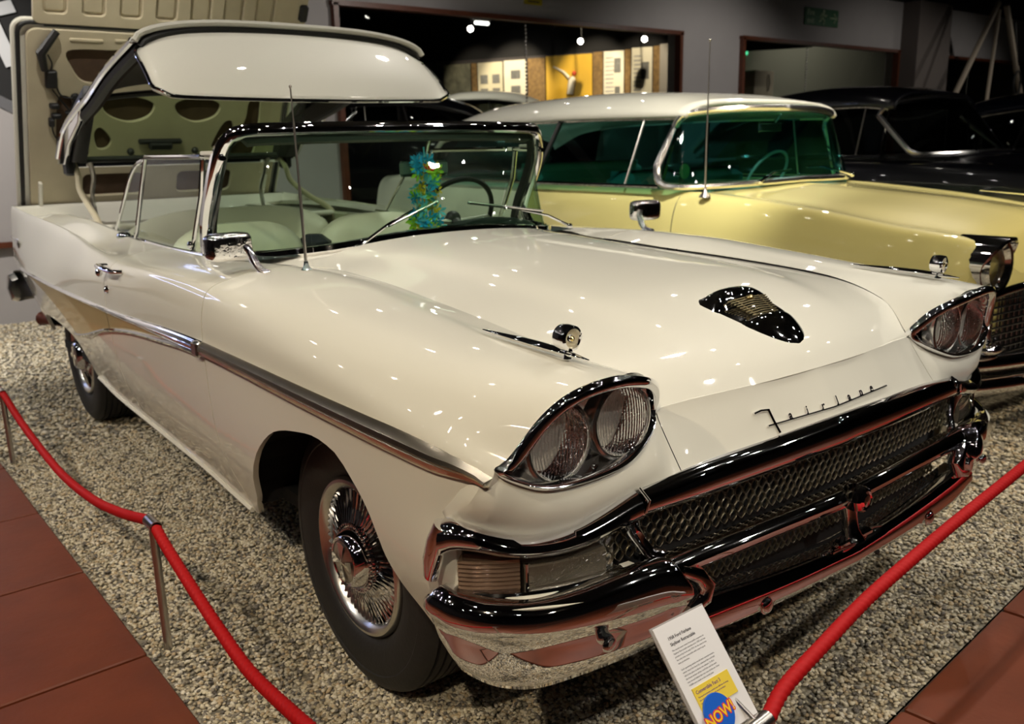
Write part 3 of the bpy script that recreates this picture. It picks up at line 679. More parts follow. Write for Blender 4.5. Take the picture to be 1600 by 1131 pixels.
# ---- fender ornaments
for s in (-1, 1):
    o_ = MB(); P = []
    for k in range(13):
        t = k/12; x = .375+.325*t; y = .70; z = float(np.interp(x, [.05, .35, .60, .79], [.978, .957, .950, .945]))+.004
        w = .012*math.sin(PI*min(1, t*1.02+.02))**.7*(.35+.65*t)+.0015
        P.append(((x, s*y, z+w*.2), w))
    o_.tube([p for p, w in P], [w for p, w in P], 10, .8)
    on = o_.out('fender_ornament', CHROME, car)
    MB().rev([(.016, -.018), (.0235, -.016), (.0255, 0), (.0245, .014), (.019, .017), (.017, .008), (.009, .006), (.006, .013), (.0001, .016)], (.640, s*.70, .985), 'x', 24).out('ring', CHROME, on)
    MB().rev([(.0175, .010), (.009, .0085), (.0001, .0085)], (.640, s*.70, .985), 'x', 20).out('ring_face', mat('pale_enamel', (.70, .62, .42), .35, .2), on)
    MB().rev([(.0001, .018), (.005, .015), (.007, .008)], (.640, s*.70, .985), 'x', 12).out('ring_centre', GOLDTRIM, on)
    MB().tube([(.640, s*.70, .945), (.640, s*.70, .963)], [.009, .006], 10).out('stem', CHROME, on)

# ---- front chrome: grille header, corner surrounds, bumper
def interp_path(P, n):
    return resample(catmull(P, 8), n)
def sweep(stat, prof, close=False, caps=True):
    # stat: list of (x,y, *params); prof(params) -> list of (outward, z)
    rows = []
    for i, q in enumerate(stat):
        a = np.array(stat[max(i-1, 0)][:2]); c = np.array(stat[min(i+1, len(stat)-1)][:2]); t_ = (c-a)/np.linalg.norm(c-a)
        n_ = np.array([t_[1], -t_[0]])
        if i == 0: sg = -1 if n_[0] < 0 else 1
        n_ = n_*sg
        rows.append([(q[0]+n_[0]*o_, q[1]+n_[1]*o_, z) for o_, z in prof(*q[2:])])
    return MB().grid(rows, close, caps)
def both(m_, name, mt, par, auto=40):
    m2 = MB(); m2.V = flipy(m_.V); m2.F = [tuple(reversed(q)) for q in m_.F]
    return m_.out(name, mt, par, True, auto), m2.out(name, mt, par, True, auto)
bump = MB()
# header bar over the grille: (x, y, ztop, zbottom)
H_ = [(.742, .612, .690, .640), (.760, .45, .706, .643), (.776, .22, .714, .648), (.786, 0, .720, .652)]
Hh = interp_path(H_, 24); Hfull = [(x, -y, a, b_) for x, y, a, b_ in Hh]+[(x, y, a, b_) for x, y, a, b_ in Hh[::-1]][1:]
hp = lambda a, b_: [(-.03, a+.002), (-.002, a), (.010, a-.004), (.020, a-(a-b_)*.22), (.026, a-(a-b_)*.5), (.024, a-(a-b_)*.78), (.014, b_), (-.002, b_-.004), (-.03, b_)]
MB2 = sweep(Hfull, hp, True); header = MB2.out('grille_header', CHROME, car)
for s in (-1, 1):   # joint beads
    MB().tube([(p[0], p[1]*1, p[2]) for p in [(.742+.003, s*.612, .693), (.772, s*.614, .677), (.770, s*.620, .655), (.752, s*.622, .637)]], .0035, 8).out('joint_bead', CHROME, header)
# corner surround
Cn = [(.742, .622, .690, .638), (.722, .75, .656, .614), (.700, .83, .652, .612), (.672, .885, .663, .620), (.640, .925, .680, .632), (.610, .952, .685, .632), (.592, .966, .676, .618)]
cs = sweep(interp_path(Cn, 30), lambda a, b_: [(-.03, a+.001), (-.004, a+.001), (.012, a-.003), (.027, a-(a-b_)*.30), (.031, a-(a-b_)*.6), (.024, b_+.004), (.010, b_-.004), (-.03, b_-.002)], True)
cor = both(cs, 'corner_surround', CHROME, car)
# outer upright of the surround and inner pier
for s in (-1, 1):
    MB().tube([(.600, s*.967, .674), (.585, s*.972, .64), (.572, s*.974, .60), (.560, s*.972, .560)], [.016, .018, .018, .014], 12, 1.2).out('surround_upright', CHROME, cor[0] if s > 0 else cor[1])
    mp = MB().tube([(.752, s*.640, .642), (.748, s*.630, .615), (.752, s*.612, .585), (.765, s*.600, .560), (.775, s*.58, .548)], [.022, .016, .013, .014, .02], 12, .6)
    mp.out('inner_pier', CHROME, cor[0] if s > 0 else cor[1])
    # lamp housing (dark recess) and lenses
    lampb = []
    rec = sweep([(a, s*b_) for a, b_ in [(.735, .655), (.722, .72), (.700, .80), (.672, .868), (.640, .915), (.600, .950), (.575, .962)]], lambda: [(.008, .626), (-.022, .620), (-.022, .540), (.010, .532)], False, False)
    hs = rec.out('lamp_recess', CHROMER, car)
    LA = sweep([(a, s*b_) for a, b_ in interp_path([(.727, .692), (.718, .74), (.702, .80), (.682, .852)], 14)], lambda: [(-.018, .594), (.004, .594), (.012, .588), (.013, .560), (.010, .545), (.002, .540), (-.018, .540)], True)
    LA.out('turn_signal_lens', mat('grey_lens', (.22, .19, .14), .16, .65, bump=.5, bscale=150, coat=1), hs)
    LB = sweep([(a, s*b_) for a, b_ in interp_path([(.681, .858), (.660, .892), (.636, .922), (.612, .944)], 14)], lambda: [(-.02, .606)]+[(.008+(.004 if k % 2 else 0), .606-.0042*k) for k in range(17)]+[(-.02, .536)], True)
    LB.out('ribbed_lamp_lens', mat('amber_grey_lens', (.34, .22, .15), .14, .7, coat=1), hs)
    MB().tube([(.686+.016, s*.857, .600), (.686+.016, s*.857, .540)], .003, 6).out('lens_divider', CHROME, hs)
# white splash shelf
SH = interp_path([(.735, .63, .828, .602), (.722, .75, .795, .745), (.700, .83, .755, .855), (.660, .90, .690, .935), (.610, .945, .615, .970), (.585, .955, .592, .972)], 26)
for s in (-1, 1):
    g_ = MB().grid([[(a, s*b_, .545), (a*.6+c*.4, s*(b_*.6+d*.4), .541), (c, s*d, .534)] if s < 0 else [(c, s*d, .534), (a*.6+c*.4, s*(b_*.6+d*.4), .541), (a, s*b_, .545)] for a, b_, c, d in SH])
    g_.out('splash_shelf', CREAM, car)
    MB().tube([(a+.012, s*b_, .543) for a, b_, c_, d in SH[2:]], .012, 8, .6).out('shelf_moulding', CHROME, car)
# bumper corner wings: x, y, ztop, zcrease, zbottom
Bc = [(.838, .575, .530, .490, .448), (.832, .598, .560, .487, .412), (.820, .622, .570, .482, .390), (.800, .70, .563, .478, .376), (.770, .79, .548, .475, .362), (.735, .868, .540, .474, .352), (.690, .932, .545, .478, .362), (.640, .972, .553, .488, .385), (.610, .982, .557, .495, .405), (.588, .985, .552, .498, .435), (.580, .975, .535, .500, .465)]
def bprof(a, c, b_):
    return [(-.060, a-.022), (-.035, a-.004), (-.012, a+.001), (.004, a-.004), (.017, a-(a-c)*.32), (.021, a-(a-c)*.62), (.014, c+.004), (.008, c-.002), (.004, c-(c-b_)*.25), (-.001, c-(c-b_)*.55), (-.010, c-(c-b_)*.8), (-.020, b_+.002), (-.034, b_-.001), (-.060, b_+.012)]
bw = sweep(interp_path(Bc, 56), bprof, True)
wings = both(bw, 'bumper_wing', CHROME, car, 60)
for s in (-1, 1):
    b2 = MB()
    for (x, y, z) in ((.797, .742, .436),):
        b2.ball((x, s*y, z), .008, .018, .014)
        b2.out('bumper_bolt', CHROME, wings[0] if s > 0 else wings[1])
# lower bumper bar
Lb = [(.826, .60, .462, .392), (.838, .48, .458, .378), (.846, .25, .438, .368), (.850, 0, .424, .366)]
Lh = interp_path(Lb, 24); Lf = [(x, -y, a, b_) for x, y, a, b_ in Lh]+[(x, y, a, b_) for x, y, a, b_ in Lh[::-1]][1:]
lb = sweep(Lf, lambda a, b_: [(-.07, a-.01), (-.03, a+.002), (-.008, a-.002), (.006, a-(a-b_)*.3), (.008, a-(a-b_)*.6), (.0, b_+.008), (-.018, b_-.002), (-.06, b_+.01)], True).out('front_bumper', CHROME, car)
for s in (-1, 1):
    MB().ball((.853, s*.338, .392), .008, .017, .017).rev([(.019, -.004), (.020, .001), (.015, .003)], (.850, s*.338, .392), 'x', 18).out('bumper_bolt', CHROME, lb)
MB().rev([(.0001, .006), (.006, .005), (.007, 0)], (.846, .10, .372), 'x', 8).rev([(.0001, .006), (.006, .005), (.007, 0)], (.842, -.14, .370), 'x', 8).out('black_screws', SEAL, lb)
# middle bar
Mb = [(.805, .60, .536), (.808, .50, .537), (.812, .40, .536), (.816, .25, .534), (.820, .12, .532), (.822, 0, .530)]
Mh = interp_path(Mb, 26); Mf = [(x, -y, a) for x, y, a in Mh]+[(x, y, a) for x, y, a in Mh[::-1]][1:]
sweep(Mf, lambda a: [(-.04, a+.016), (-.012, a+.024), (.006, a+.018), (.016, a+.004), (.014, a-.010), (.002, a-.022), (-.015, a-.026), (-.04, a-.02)], True).out('middle_bar', CHROME, lb)
kn = MB()
for i in range(7): pass
kn.rev([(.022, -.03), (.032, -.012), (.034, .006), (.030, .018), (.024, .024), (.020, .020), (.014, .026), (.0001, .028)], (.842, 0, .536), 'x', 8)
mesh('centre_boss', kn.V, kn.F, CHROME, lb, False)
MB().tube([(.822, 0, .515), (.826, 0, .49), (.832, 0, .455), (.840, 0, .43)], [.022, .018, .019, .028], 14).out('centre_post', CHROME, lb)
MB().box((.835, 0, .437), (.03, .14, .014), None, .004).out('post_foot', CHROME, lb, False)
# inner curved ends of the lower slot
for s in (-1, 1):
    MB().tube([(.815, s*.57, .535), (.822, s*.53, .515), (.826, s*.51, .49), (.830, s*.52, .465), (.832, s*.56, .452)], [.012, .018, .022, .018, .012], 12).out('slot_end', CHROME, lb)
# honeycomb grille mesh, one cell at a time joined as one screen
def honeycomb(yh, z0, z1f, xf, P=.0265, rh=.0178):
    V = []; F = []; v = (rh*rh+P*P/4)/(2*rh); sv = rh-v
    hexp = [(P/2, -sv), (P/2, sv), (0, v), (-P/2, sv), (-P/2, -sv), (0, -v)]
    def hr_(a):
        dx, dy = math.cos(a), math.sin(a); best = 9
        for i in range(6):
            (x1, y1), (x2, y2) = hexp[i], hexp[(i+1) % 6]; ex, ey = x2-x1, y2-y1; den = dx*ey-dy*ex
            if abs(den) > 1e-9:
                t = (x1*ey-y1*ex)/den; u_ = (x1*dy-y1*dx)/den
                if t > 0 and -1e-6 <= u_ <= 1+1e-6: best = min(best, t)
        return best
    n = 12; ang = [2*PI*(j)/n for j in range(n)]; rad = [hr_(a) for a in ang]
    row = 0; z = z0+rh*.5
    while z < z1f(0)+rh*.3:
        y = -yh+(row % 2)*P/2
        while y < yh:
            if z < z1f(abs(y))+.006:
                k = len(V); x = xf(abs(y))
                for dx, sc in ((.0, 1.0), (.0025, .93), (.001, .86), (-.004, .84)):
                    for a, q in zip(ang, rad):
                        qq = min(q, P*.5*1.0) if sc < 1 else q
                        V.append((x+dx, y+qq*sc*math.cos(a), z+qq*sc*math.sin(a)*(1.06 if sc < 1 else 1)))
                for q in range(3):
                    for j in range(n): a = k+q*n+j; b_ = k+q*n+(j+1) % n; F.append((a, b_, b_+n, a+n))
            y += P
        z += rh; row += 1
    return V, F
V, F = honeycomb(.665, .545, lambda y: float(np.interp(y, [0, .3, .66], [.655, .648, .636])), lambda y: float(np.interp(y, [0, .3, .66], [.752, .745, .716])))
gm = mesh('grille_mesh', V, F, mat('grille_metal', (.30, .26, .19), .32, 1.0), car)
V, F = honeycomb(.54, .438, lambda y: .500, lambda y: float(np.interp(y, [0, .3, .56], [.765, .760, .745])), .022, .015)
mesh('lower_grille_mesh', V, F, gm.data.materials[0], car)
MB().box((.68, 0, .56), (.03, 1.30, .26)).box((.715, 0, .455), (.02, 1.1, .17)).out('grille_backing', DARK, car, False)  # black plates stand in for the shade behind both meshes
# ---- lettering on the nose: Fairlane script strung on a long bar
def nose_x(y, z):
    a = abs(y); xt = float(np.interp(a, [q[0] for q in NT[:4]], [q[1] for q in NT[:4]])); x2 = float(np.interp(a, [q[0] for q in NB[:4]], [q[1] for q in NB[:4]])); t = (.818-z)/(.818-zbf(a)); t = max(0, min(1, t))
    return xt+(x2-xt)*t**1.3+.004*math.sin(t*PI)+.003
def NP(y, z, d=0): return (nose_x(y, z)+d, y, z)
em = MB().tube([NP(y, .738) for y in np.linspace(-.231, .249, 20)], .0028, 6)
script = em.out('script_emblem', CHROME, car)
MB().tube([NP(-.258, .7665), NP(-.236, .769), NP(-.211, .7665)], .0035, 6).tube([NP(-.211, .768), NP(-.209, .745), NP(-.204, .720)], .003, 6).out('letter', CHROME, script)
for ch, y in (('a', -.156), ('i', -.098), ('r', -.042), ('l', .013), ('a', .066), ('n', .122), ('e', .173)):
    Mx = frame3(NP(y, .738, .0005), (0, 1, 0), (nose_x(y, .76)-nose_x(y, .738), 0, .022))
    text('letter', ch, .030 if ch != 'l' else .034, Mx, CHROME, script, .002, 'CENTER', .15, .0006)
# ---- hood emblem: broad scoop with a grid and V nose
eb = MB(); rows = []
def hz(x, y):
    g0 = gy(min(x, .70)); return hood_pt(x, max(-1, min(1, y/g0)))[2]
for i in range(36):
    t = i/35; x = .435+.235*t; w = .112*math.sqrt(max(0.0, 1-t**2.4))*(1 if t > .12 else .80+.20*t/.12)+.003
    hgt = float(np.interp(x, [.435, .447, .465, .490, .506, .514, .572, .586, .60, .63, .67], [.002, .018, .034, .040, .037, .013, .010, .026, .026, .019, .004]))
    rr = []
    for k in range(17):
        q = -1+2*k/16; y = w*q; V_ = 1-abs(q)
        rr.append((x, y, hz(x, y)+hgt*(1-abs(q)**3)-.002))
    rr = [(x, -w*1.02, hz(x, -w)-.004)]+rr+[(x, w*1.02, hz(x, w)-.004)]
    rows.append(rr)
embl = MB().grid([q[::-1] for q in rows]).out('hood_emblem', CHROME, car)
gm_ = MB()
for k in range(9):
    x = .517+.0068*k; w = .074-.0030*k
    gm_.tube([(x, y, hz(x, y)+.0165-.05*abs(y)+(8-k)*.0014) for y in np.linspace(-w, w, 9)], .0017, 5)
for y in (-.045, .045): gm_.tube([(.514, y, hz(.514, y)+.026), (.574, y*.8, hz(.574, y)+.014)], .002, 5)
gm_.out('emblem_grid', mat('dull_brass', (.16, .13, .07), .35, 1), embl)
MB().ball((.525, 0, hz(.525, 0)+.030), .010, .013, .006).out('crest', GOLDTRIM, embl)
# ---- side trim
SPEAR = mat('warm_lit_chrome', (.86, .76, .60), .26, 1.0, noise=.12, nscale=25)  # warm tint puts the gold-lit reflection into the chrome colour
def sp(x, z, o_=.004): return (x, side_y(x, z)+o_, z)
for s in (-1, 1):
    zt = pchip([-3.4, -2.96, -2.5, -1.58, -.57, 0, .38, .60, .695], [.775, .779, .781, .792, .828, .826, .823, .806, .778])
    zb_ = pchip([-3.4, -2.96, -2.5, -1.58, -.57, 0, .38, .60, .695], [.758, .762, .763, .772, .784, .776, .768, .758, .762])
    def strip(x0, x1, n, bul, tb=None):
        rows = []
        for x in np.linspace(x0, x1, n):
            a, b_ = zt(x), zb_(x); m_ = (a+b_)/2; xx = x
            rr = [(xx, side_y(min(x+max(0, (x-.35))*.22, .74), z)+o_, z) for z, o_ in ((a, -.002), (a-.002, .004), (a*.75+b_*.25, bul*.9), (a*.58+b_*.42, bul), (a*.52+b_*.48, bul*.75), (a*.46+b_*.54, bul), (a*.25+b_*.75, bul*.9), (b_+.002, .004), (b_, -.002))]
            rows.append(rr if s > 0 else flipy(rr))
        return MB().grid(rows if s > 0 else rows[::-1], False, False)
    strip(-.565, .692, 50, .018).out('side_spear', SPEAR, car)
    strip(-1.597, -.575, 36, .010).out('side_strip', CHROME, car); strip(-3.4, -1.604, 50, .009).out('side_strip', CHROME, car)
    lz = pchip([-2.42, -2.25, -2.05, -1.62, -1.31, -1.0, -.72, -.62], [.56, .585, .62, .705, .745, .768, .785, .788])
    for (a, b_) in ((-2.42, -1.604), (-1.597, -.62)):
        P = [sp(x, lz(x), .003) for x in np.linspace(a, b_, 34)]
        if s < 0: P = flipy(P)
        MB().tube(P, .0085, 8).out('lower_strip', CHROME, car)
    MB().box((-.59, s*(.985), .806), (.045, .022, .044), None, .006).out('strip_joint', CHROMER, car)
    # gold anodised insert between the strips
    lo_ = pchip([-3.3, -3.0, -2.7, -2.42], [.772, .745, .68, .575])
    for (a, b_) in ((-3.3, -1.604), (-1.597, -.66)):
        rows = []
        for x in np.linspace(a, b_, 44):
            l0 = lz(x) if x > -2.42 else lo_(x); h0 = zb_(x)+.004
            rr = [sp(x, l0+(h0-l0)*k/8, .0025) for k in range(9)]; rows.append(rr if s > 0 else flipy(rr))
        MB().grid(rows if s > 0 else rows[::-1]).out('gold_insert', GOLD, car)
    # script on the rear fin
    MB().tube([(x, s*(side_y(x, .90)+.004), .895) for x in np.linspace(-3.98, -3.66, 8)], .006, 6).out('fin_script', CHROMER, car)
    MB().ball((-3.58, s*(side_y(-3.58, .88)+.004), .885), .028, .006, .028).out('fin_crest', CHROMER, car)
    # crease lines over the wheel arch
    P = []
# rear end: panel, bumper end, tail lamp
rows = []
S = side_row(-4.05)
MB().grid([[(p[0]-.005, p[1]*q, p[2]) for p in S] for q in (-1, -.9, 0, .9, 1)]).out('tail_panel', CREAM, car, False)
rbmp = MB()
rbs = interp_path([(-3.80, .930, .67, .56), (-3.83, .940, .70, .54), (-3.90, .935, .70, .53), (-3.98, .90, .70, .52), (-4.04, .80, .68, .52), (-4.07, .5, .66, .52), (-4.07, 0, .66, .52)], 40)
rbs = [(x, -y, a, b_) for x, y, a, b_ in rbs]+[(x, y, a, b_) for x, y, a, b_ in rbs[::-1]][1:]
rows = []
for i, (x, y, a, b_) in enumerate(rbs):
    n_ = Vector((-.1 if abs(y) > .92 else -(.96-abs(y))*6, y, 0)).normalized()
    rows.append([(x+n_.x*o_, y+n_.y*o_, z) for o_, z in [(-.02, a), (.01, a-.01), (.025, (a+b_)/2), (.01, b_+.01), (-.02, b_)]])
MB().grid(rows).out('rear_bumper', CHROMER, car)
MB().tube([(-3.5, -.78, .44), (-3.66, -.82, .445), (-3.70, -.83, .445)], [.02, .032, .042], 12).out('exhaust_tip', mat('rusty_tip', (.16, .05, .03), .5, .6), car)
for s in (-1, 1):
    MB().ball((-4.06, s*.78, .88), .02, .06, .08).out('tail_lamp', mat('red_lens', (.35, .01, .01), .15, coat=1), car)
# ---- wheels
def wheel(xc, yo, s):
    t = MB().rev([(.170, -.19), (.235, -.195), (.300, -.185), (.338, -.165), (.348, -.145)]+[q for k in range(5) for q in ((.348, -.140+.026*k), (.348, -.122+.026*k), (.341, -.121+.026*k), (.341, -.115+.026*k))]+[(.346, -.010), (.336, .006), (.318, .016), (.300, .019), (.297, .017), (.270, .020), (.245, .018), (.225, .012), (.212, .004), (.204, -.010), (.17, -.03)], (xc, s*yo, .346), 'y', 72, s).out('tyre', RUBBER, car)
    w = MB().rev([(.205, -.014), (.206, .004), (.200, .013), (.192, .015), (.183, .010), (.176, .0), (.170, -.010)], (xc, s*(yo), .346), 'y', 64, s).out('wheel_cover', CHROMER, t)
    MB().rev([(.172, -.012), (.12, -.016), (.075, -.010)], (xc, s*yo, .346), 'y', 48, s).out('cover_dish', mat('dish_dark', (.10, .095, .09), .3, .9), w)
    fn = MB()
    for k in range(54):
        a = 2*PI*k/54; ca, sa = math.cos(a), math.sin(a); q = []
        for (r_, o_, hw) in ((.173, -.004, .0042), (.125, .002, .0034), (.084, .012, .0026)):
            for e in (-1, 0, 1):
                da = e*hw/r_; q.append((xc+r_*math.cos(a+da), s*(yo+o_+(.005 if e == 0 else -.006)), .346+r_*math.sin(a+da)))
        fn.add(q, [(0, 1, 4, 3), (1, 2, 5, 4), (3, 4, 7, 6), (4, 5, 8, 7)])
    fn.out('spoke_vanes', CHROME, w, False)
    MB().rev([(.092, -.010), (.092, .008), (.086, .014), (.079, .012), (.077, .024), (.066, .042), (.062, .046), (.058, .044), (.054, .046)], (xc, s*yo, .346), 'y', 48, s).out('hub', CHROME, w)
    hb = MB()
    for k in range(40):
        a = 2*PI*k/40; hb.ball((xc+.086*math.cos(a), s*(yo+.016), .346+.086*math.sin(a)), .0045, .0045, .0045, 6, 4)
    hb.out('hub_beads', CHROME, w)
    MB().rev([(.055, .044), (.045, .047), (.020, .050), (.0001, .051)], (xc, s*yo, .346), 'y', 32, s).out('hub_cap', STEEL, w)
    MB().add([(xc+.050*math.cos(a), s*(yo+.0515), .346+.050*math.sin(a)) for a in (1.25, 1.57, 1.89)]+[(xc, s*(yo+.053), .346)]+[(xc+.050*math.cos(a), s*(yo+.0515), .346+.050*math.sin(a)) for a in (-.32, 0, .32, 2.82, PI, 3.46, 4.39, 4.71, 5.03)], [(0, 1, 3), (1, 2, 3), (4, 5, 3), (5, 6, 3), (7, 8, 3), (8, 9, 3), (10, 11, 3), (11, 12, 3)]).out('cap_star', CHROME, w, False)
for s in (-1, 1):
    wheel(0.0, .830, s); wheel(-3.0, .785, s)
# ---- windscreen
TOP = [(-1.085, .668, 1.325), (-1.07, .660, 1.352), (-1.055, .640, 1.375), (-1.03, .590, 1.385), (-1.00, .45, 1.388), (-.985, .22, 1.390), (-.98, 0, 1.391)]
BOT = [(-1.205, .697, 1.07), (-1.165, .695, 1.015), (-1.02, .650, 1.008), (-.90, .55, 1.018), (-.83, .40, 1.032), (-.805, .20, 1.052), (-.80, 0, 1.058)]
TT = resample(catmull(TOP, 6), 30); BB = resample(catmull(BOT, 6), 30)
full_t = [(x, -y, z) for x, y, z in TT]+TT[::-1][1:]; full_b = [(x, -y, z) for x, y, z in BB]+BB[::-1][1:]
rows = []
for k in range(9):
    q = k/8; rows.append([tuple(np.array(b_)*(1-q)+np.array(a)*q+np.array((.012*math.sin(q*PI), 0, 0))) for a, b_ in zip(full_t, full_b)])
MB().grid(rows).out('windscreen', WINDSH, car)
hd = [(-1.245, .700, 1.00), (-1.215, .702, 1.10), (-1.155, .700, 1.20), (-1.11, .694, 1.28), (-1.085, .678, 1.345), (-1.065, .650, 1.385), (-1.035, .60, 1.402), (-1.00, .46, 1.405), (-.985, .22, 1.408), (-.98, 0, 1.409)]
hh = resample(catmull(hd, 6), 44); hf = [(x, -y, z) for x, y, z in hh]+[(x, y, z) for x, y, z in hh[::-1]][1:]
def ribbon(P, prof, name, m, par, up=(0, 0, 1)):
    rows = []
    for i, p in enumerate(P):
        t_ = (Vector(P[min(i+1, len(P)-1)])-Vector(P[max(i-1, 0)])).normalized()
        fw = Vector((1, 0, .25)); n_ = (fw-t_*fw.dot(t_)).normalized(); w_ = t_.cross(n_)
        rows.append([tuple(Vector(p)+n_*a+w_*b_) for a, b_ in prof])
    return MB().grid(rows, True, True).out(name, m, par)
wf = ribbon(hf, [(.012, -.022), (.020, -.012), (.022, 0), (.018, .014), (.008, .020), (-.016, .020), (-.020, 0), (-.012, -.022)], 'windscreen_frame', CHROME, car)
ribbon([(p[0]-.012, p[1]*.972, p[2]-.030 if abs(p[1]) < .62 else p[2]-.004) for p in hf], [(.012, -.014), (.012, .014), (-.02, .014), (-.02, -.014)], 'windscreen_seal', SEAL, wf)
MB().grid([[(x-.16, y*.93, z-.015), (x-.03, y*.97, z-.020), (x-.01, y*.985, z-.004)] for x, y, z in hf if z > 1.36]).out('header_lining', DASH, wf)
bs = [(x+.006, y, z-.012) for x, y, z in full_b]
ribbon(bs, [(.010, -.018), (.020, -.010), (.020, .006), (.010, .016), (-.008, .016), (-.012, -.018)], 'cowl_moulding', CHROME, wf)
# side glass, vent windows
for s in (-1, 1):
    Y = s*.700
    def q(x, z, d=0): return (x, Y+s*d-(z-1)*.05*s, z)
    vf = MB().tube([q(-1.245, 1.315), q(-1.275, 1.2), q(-1.405, .985)], .010, 8).tube([q(-1.06, 1.318), q(-1.245, 1.325)], .013, 8, .7)
    vw = vf.out('vent_window_frame', CHROME, car)
    mesh('vent_glass', [q(-1.245, 1.315), q(-1.405, .985), q(-1.25, .985), q(-1.20, 1.1), q(-1.09, 1.31)], [(0, 1, 2, 3, 4)], SIDEG, vw, False)
    MB().ball(q(-1.39, 1.015, .012), .018, .010, .014).out('vent_latch', CHROME, vw)
    df = MB().tube([q(-1.258, 1.325), q(-1.895, 1.326), q(-1.905, 1.32), q(-2.115, .985)], .0095, 8).out('door_window_frame', CHROME, car)
    mesh('door_glass', [q(-1.262, 1.322), q(-1.415, .98), q(-2.115, .98), q(-1.905, 1.322)], [(0, 1, 2, 3)], SIDEG, df, False)
    P = catmull([q(-1.93, 1.315), q(-2.03, 1.295), q(-2.14, 1.24), q(-2.28, 1.12), q(-2.44, .985)], 6)
    qf = MB().tube(P, .008, 8).out('quarter_window_frame', CHROME, car)
    mesh('quarter_glass', P+[q(-2.13, .98)], [tuple(range(len(P)+1))], SIDEG, qf, False)
    MB().box((-1.15, s*.69, 1.335), (.12, .03, .014), None, .003).out('frame_cap', CREAM, vw, False)
    MB().ball((-2.16, s*.735, 1.0), .05, .03, .022).out('belt_cap', CHROME, qf)
# belt sealing strips
for s in (-1, 1):
    MB().tube([(x, s*(KF[9][0](x)+.012), KF[9][1](x)+.004) for x in np.linspace(-2.5, -1.25, 20)], .008, 8).out('belt_moulding', CHROME, car)
# ---- cabin
boxobj('cabin_floor', (-1.95, 0, .40), (2.3, 1.36, .03), VINYLD, car)
for s in (-1, 1):
    boxobj('door_lining', (-1.45, s*.685, .72), (1.6, .03, .52), VINYL, car, .01); boxobj('quarter_lining', (-2.65, s*.66, .72), (.85, .05, .54), VINYL, car, .01)
boxobj('rear_bulkhead', (-3.12, 0, .75), (.06, 1.4, .46), VINYLD, car)
# tray rim and well around the boot opening
MB().grid([[(x, -s_, z) for x, z in ((-3.1, .995), (-3.6, 1.0), (-4.05, 1.0))] for s_ in (.66, .55)]).out('deck_edge', CREAM, car)
MB().grid([[(x, s_, z) for x, z in ((-3.1, .995), (-3.6, 1.0), (-4.05, 1.0))] for s_ in (.55, .66)]).out('deck_edge', CREAM, car)
boxobj('boot_well', (-3.6, 0, .72), (.9, 1.25, .06), DARK, car)
boxobj('tray_edge', (-3.02, 0, .985), (.22, 1.3, .03), CREAM, car, .01)
def seat(x, y, w, h, z0, m, name):
    rows = []; n = 18
    pr = [(-.05, z0), (.05, z0), (.075, z0+.2), (.07, h-.10), (.055, h-.04), (.02, h), (-.03, h), (-.065, h-.04), (-.08, h-.12), (-.07, z0+.2)]
    for i in range(n+1):
        t = -1+2*i/n; e = (1-abs(t)**3.4)**.6 if abs(t) < 1 else 0; k_ = .55+.45*e
        rows.append([(x+a*k_-(z-z0)*.22+.02*(1-t*t), y+t*w/2, z0+(z-z0)*(1-(1-e)*.34)) for a, z in pr])
    return MB().grid(rows, True, True).out(name, m, car)
for y in (-.335, .335):
    sb = seat(-1.78, y, .64, 1.045, .45, VINYL, 'seat_back'); 
    for dy in (): MB().tube([(-1.70-(z-.45)*.22+.064, y+dy, z) for z in np.linspace(.55, 1.0, 9)], .005, 6).out('seat_piping', VINYLD, sb)
    boxobj('seat_cushion', (-1.52, y, .56), (.52, .62, .18), VINYL, car, .05)
seat(-2.72, -.0, 1.22, 1.055, .45, VINYL, 'rear_seat_back')
boxobj('rear_seat_cushion', (-2.45, 0, .56), (.45, 1.2, .18), VINYL, car, .05)
boxobj('seat_divider', (-1.86, 0, .80), (.16, .12, .34), VINYLD, car, .03)
dsh = MB().grid([[(x, y, z) for x, z in ((-.86, 1.00), (-1.0, 1.005), (-1.10, .99), (-1.13, .96), (-1.10, .80), (-1.0, .70))] for y in np.linspace(-.68, .68, 20)]).out('dashboard', DASH, car)
MB().ball((-1.04, .37, 1.00), .14, .24, .06, 20, 10).out('instrument_hood', DASH, dsh)
cW = Vector((-1.30, .38, 1.04)); nW = Vector((-.86, 0, .50)).normalized(); Mw = frame3(cW, (0, 1, 0), nW.cross(Vector((0, 1, 0))))
rim = MB().grid([[tuple(Mw @ Vector(((.195+.011*math.cos(b_))*math.cos(a), (.195+.011*math.cos(b_))*math.sin(a), .011*math.sin(b_)))) for b_ in np.linspace(0, 2*PI, 9)[:-1]] for a in np.linspace(0, 2*PI, 49)], True).out('steering_wheel', SEAL, car)
MB().tube([tuple(Mw @ Vector((-.19, 0, 0))), tuple(Mw @ Vector((0, 0, -.02))), tuple(Mw @ Vector((.19, 0, 0)))], .010, 8).out('spoke', STEEL, rim)
MB().tube([tuple(cW-nW*.0), tuple(cW-nW*.28)], .024, 10).ball(tuple(cW), .035).out('column', SEAL, rim)
mr = MB().box((-1.05, .085, 1.262), (.022, .215, .058), None, .010).out('rear_view_mirror', mat('mirror_back', (.16, .22, .21), .35, .5), car)
MB().tube([(-1.04, .085, 1.285), (-1.02, .085, 1.34), (-1.0, .085, 1.375)], .006, 8).out('stem', CHROME, mr)
MB().box((-1.0, .115, 1.377), (.03, .03, .02), None, .004).out('mirror_mount', CREAM, mr)
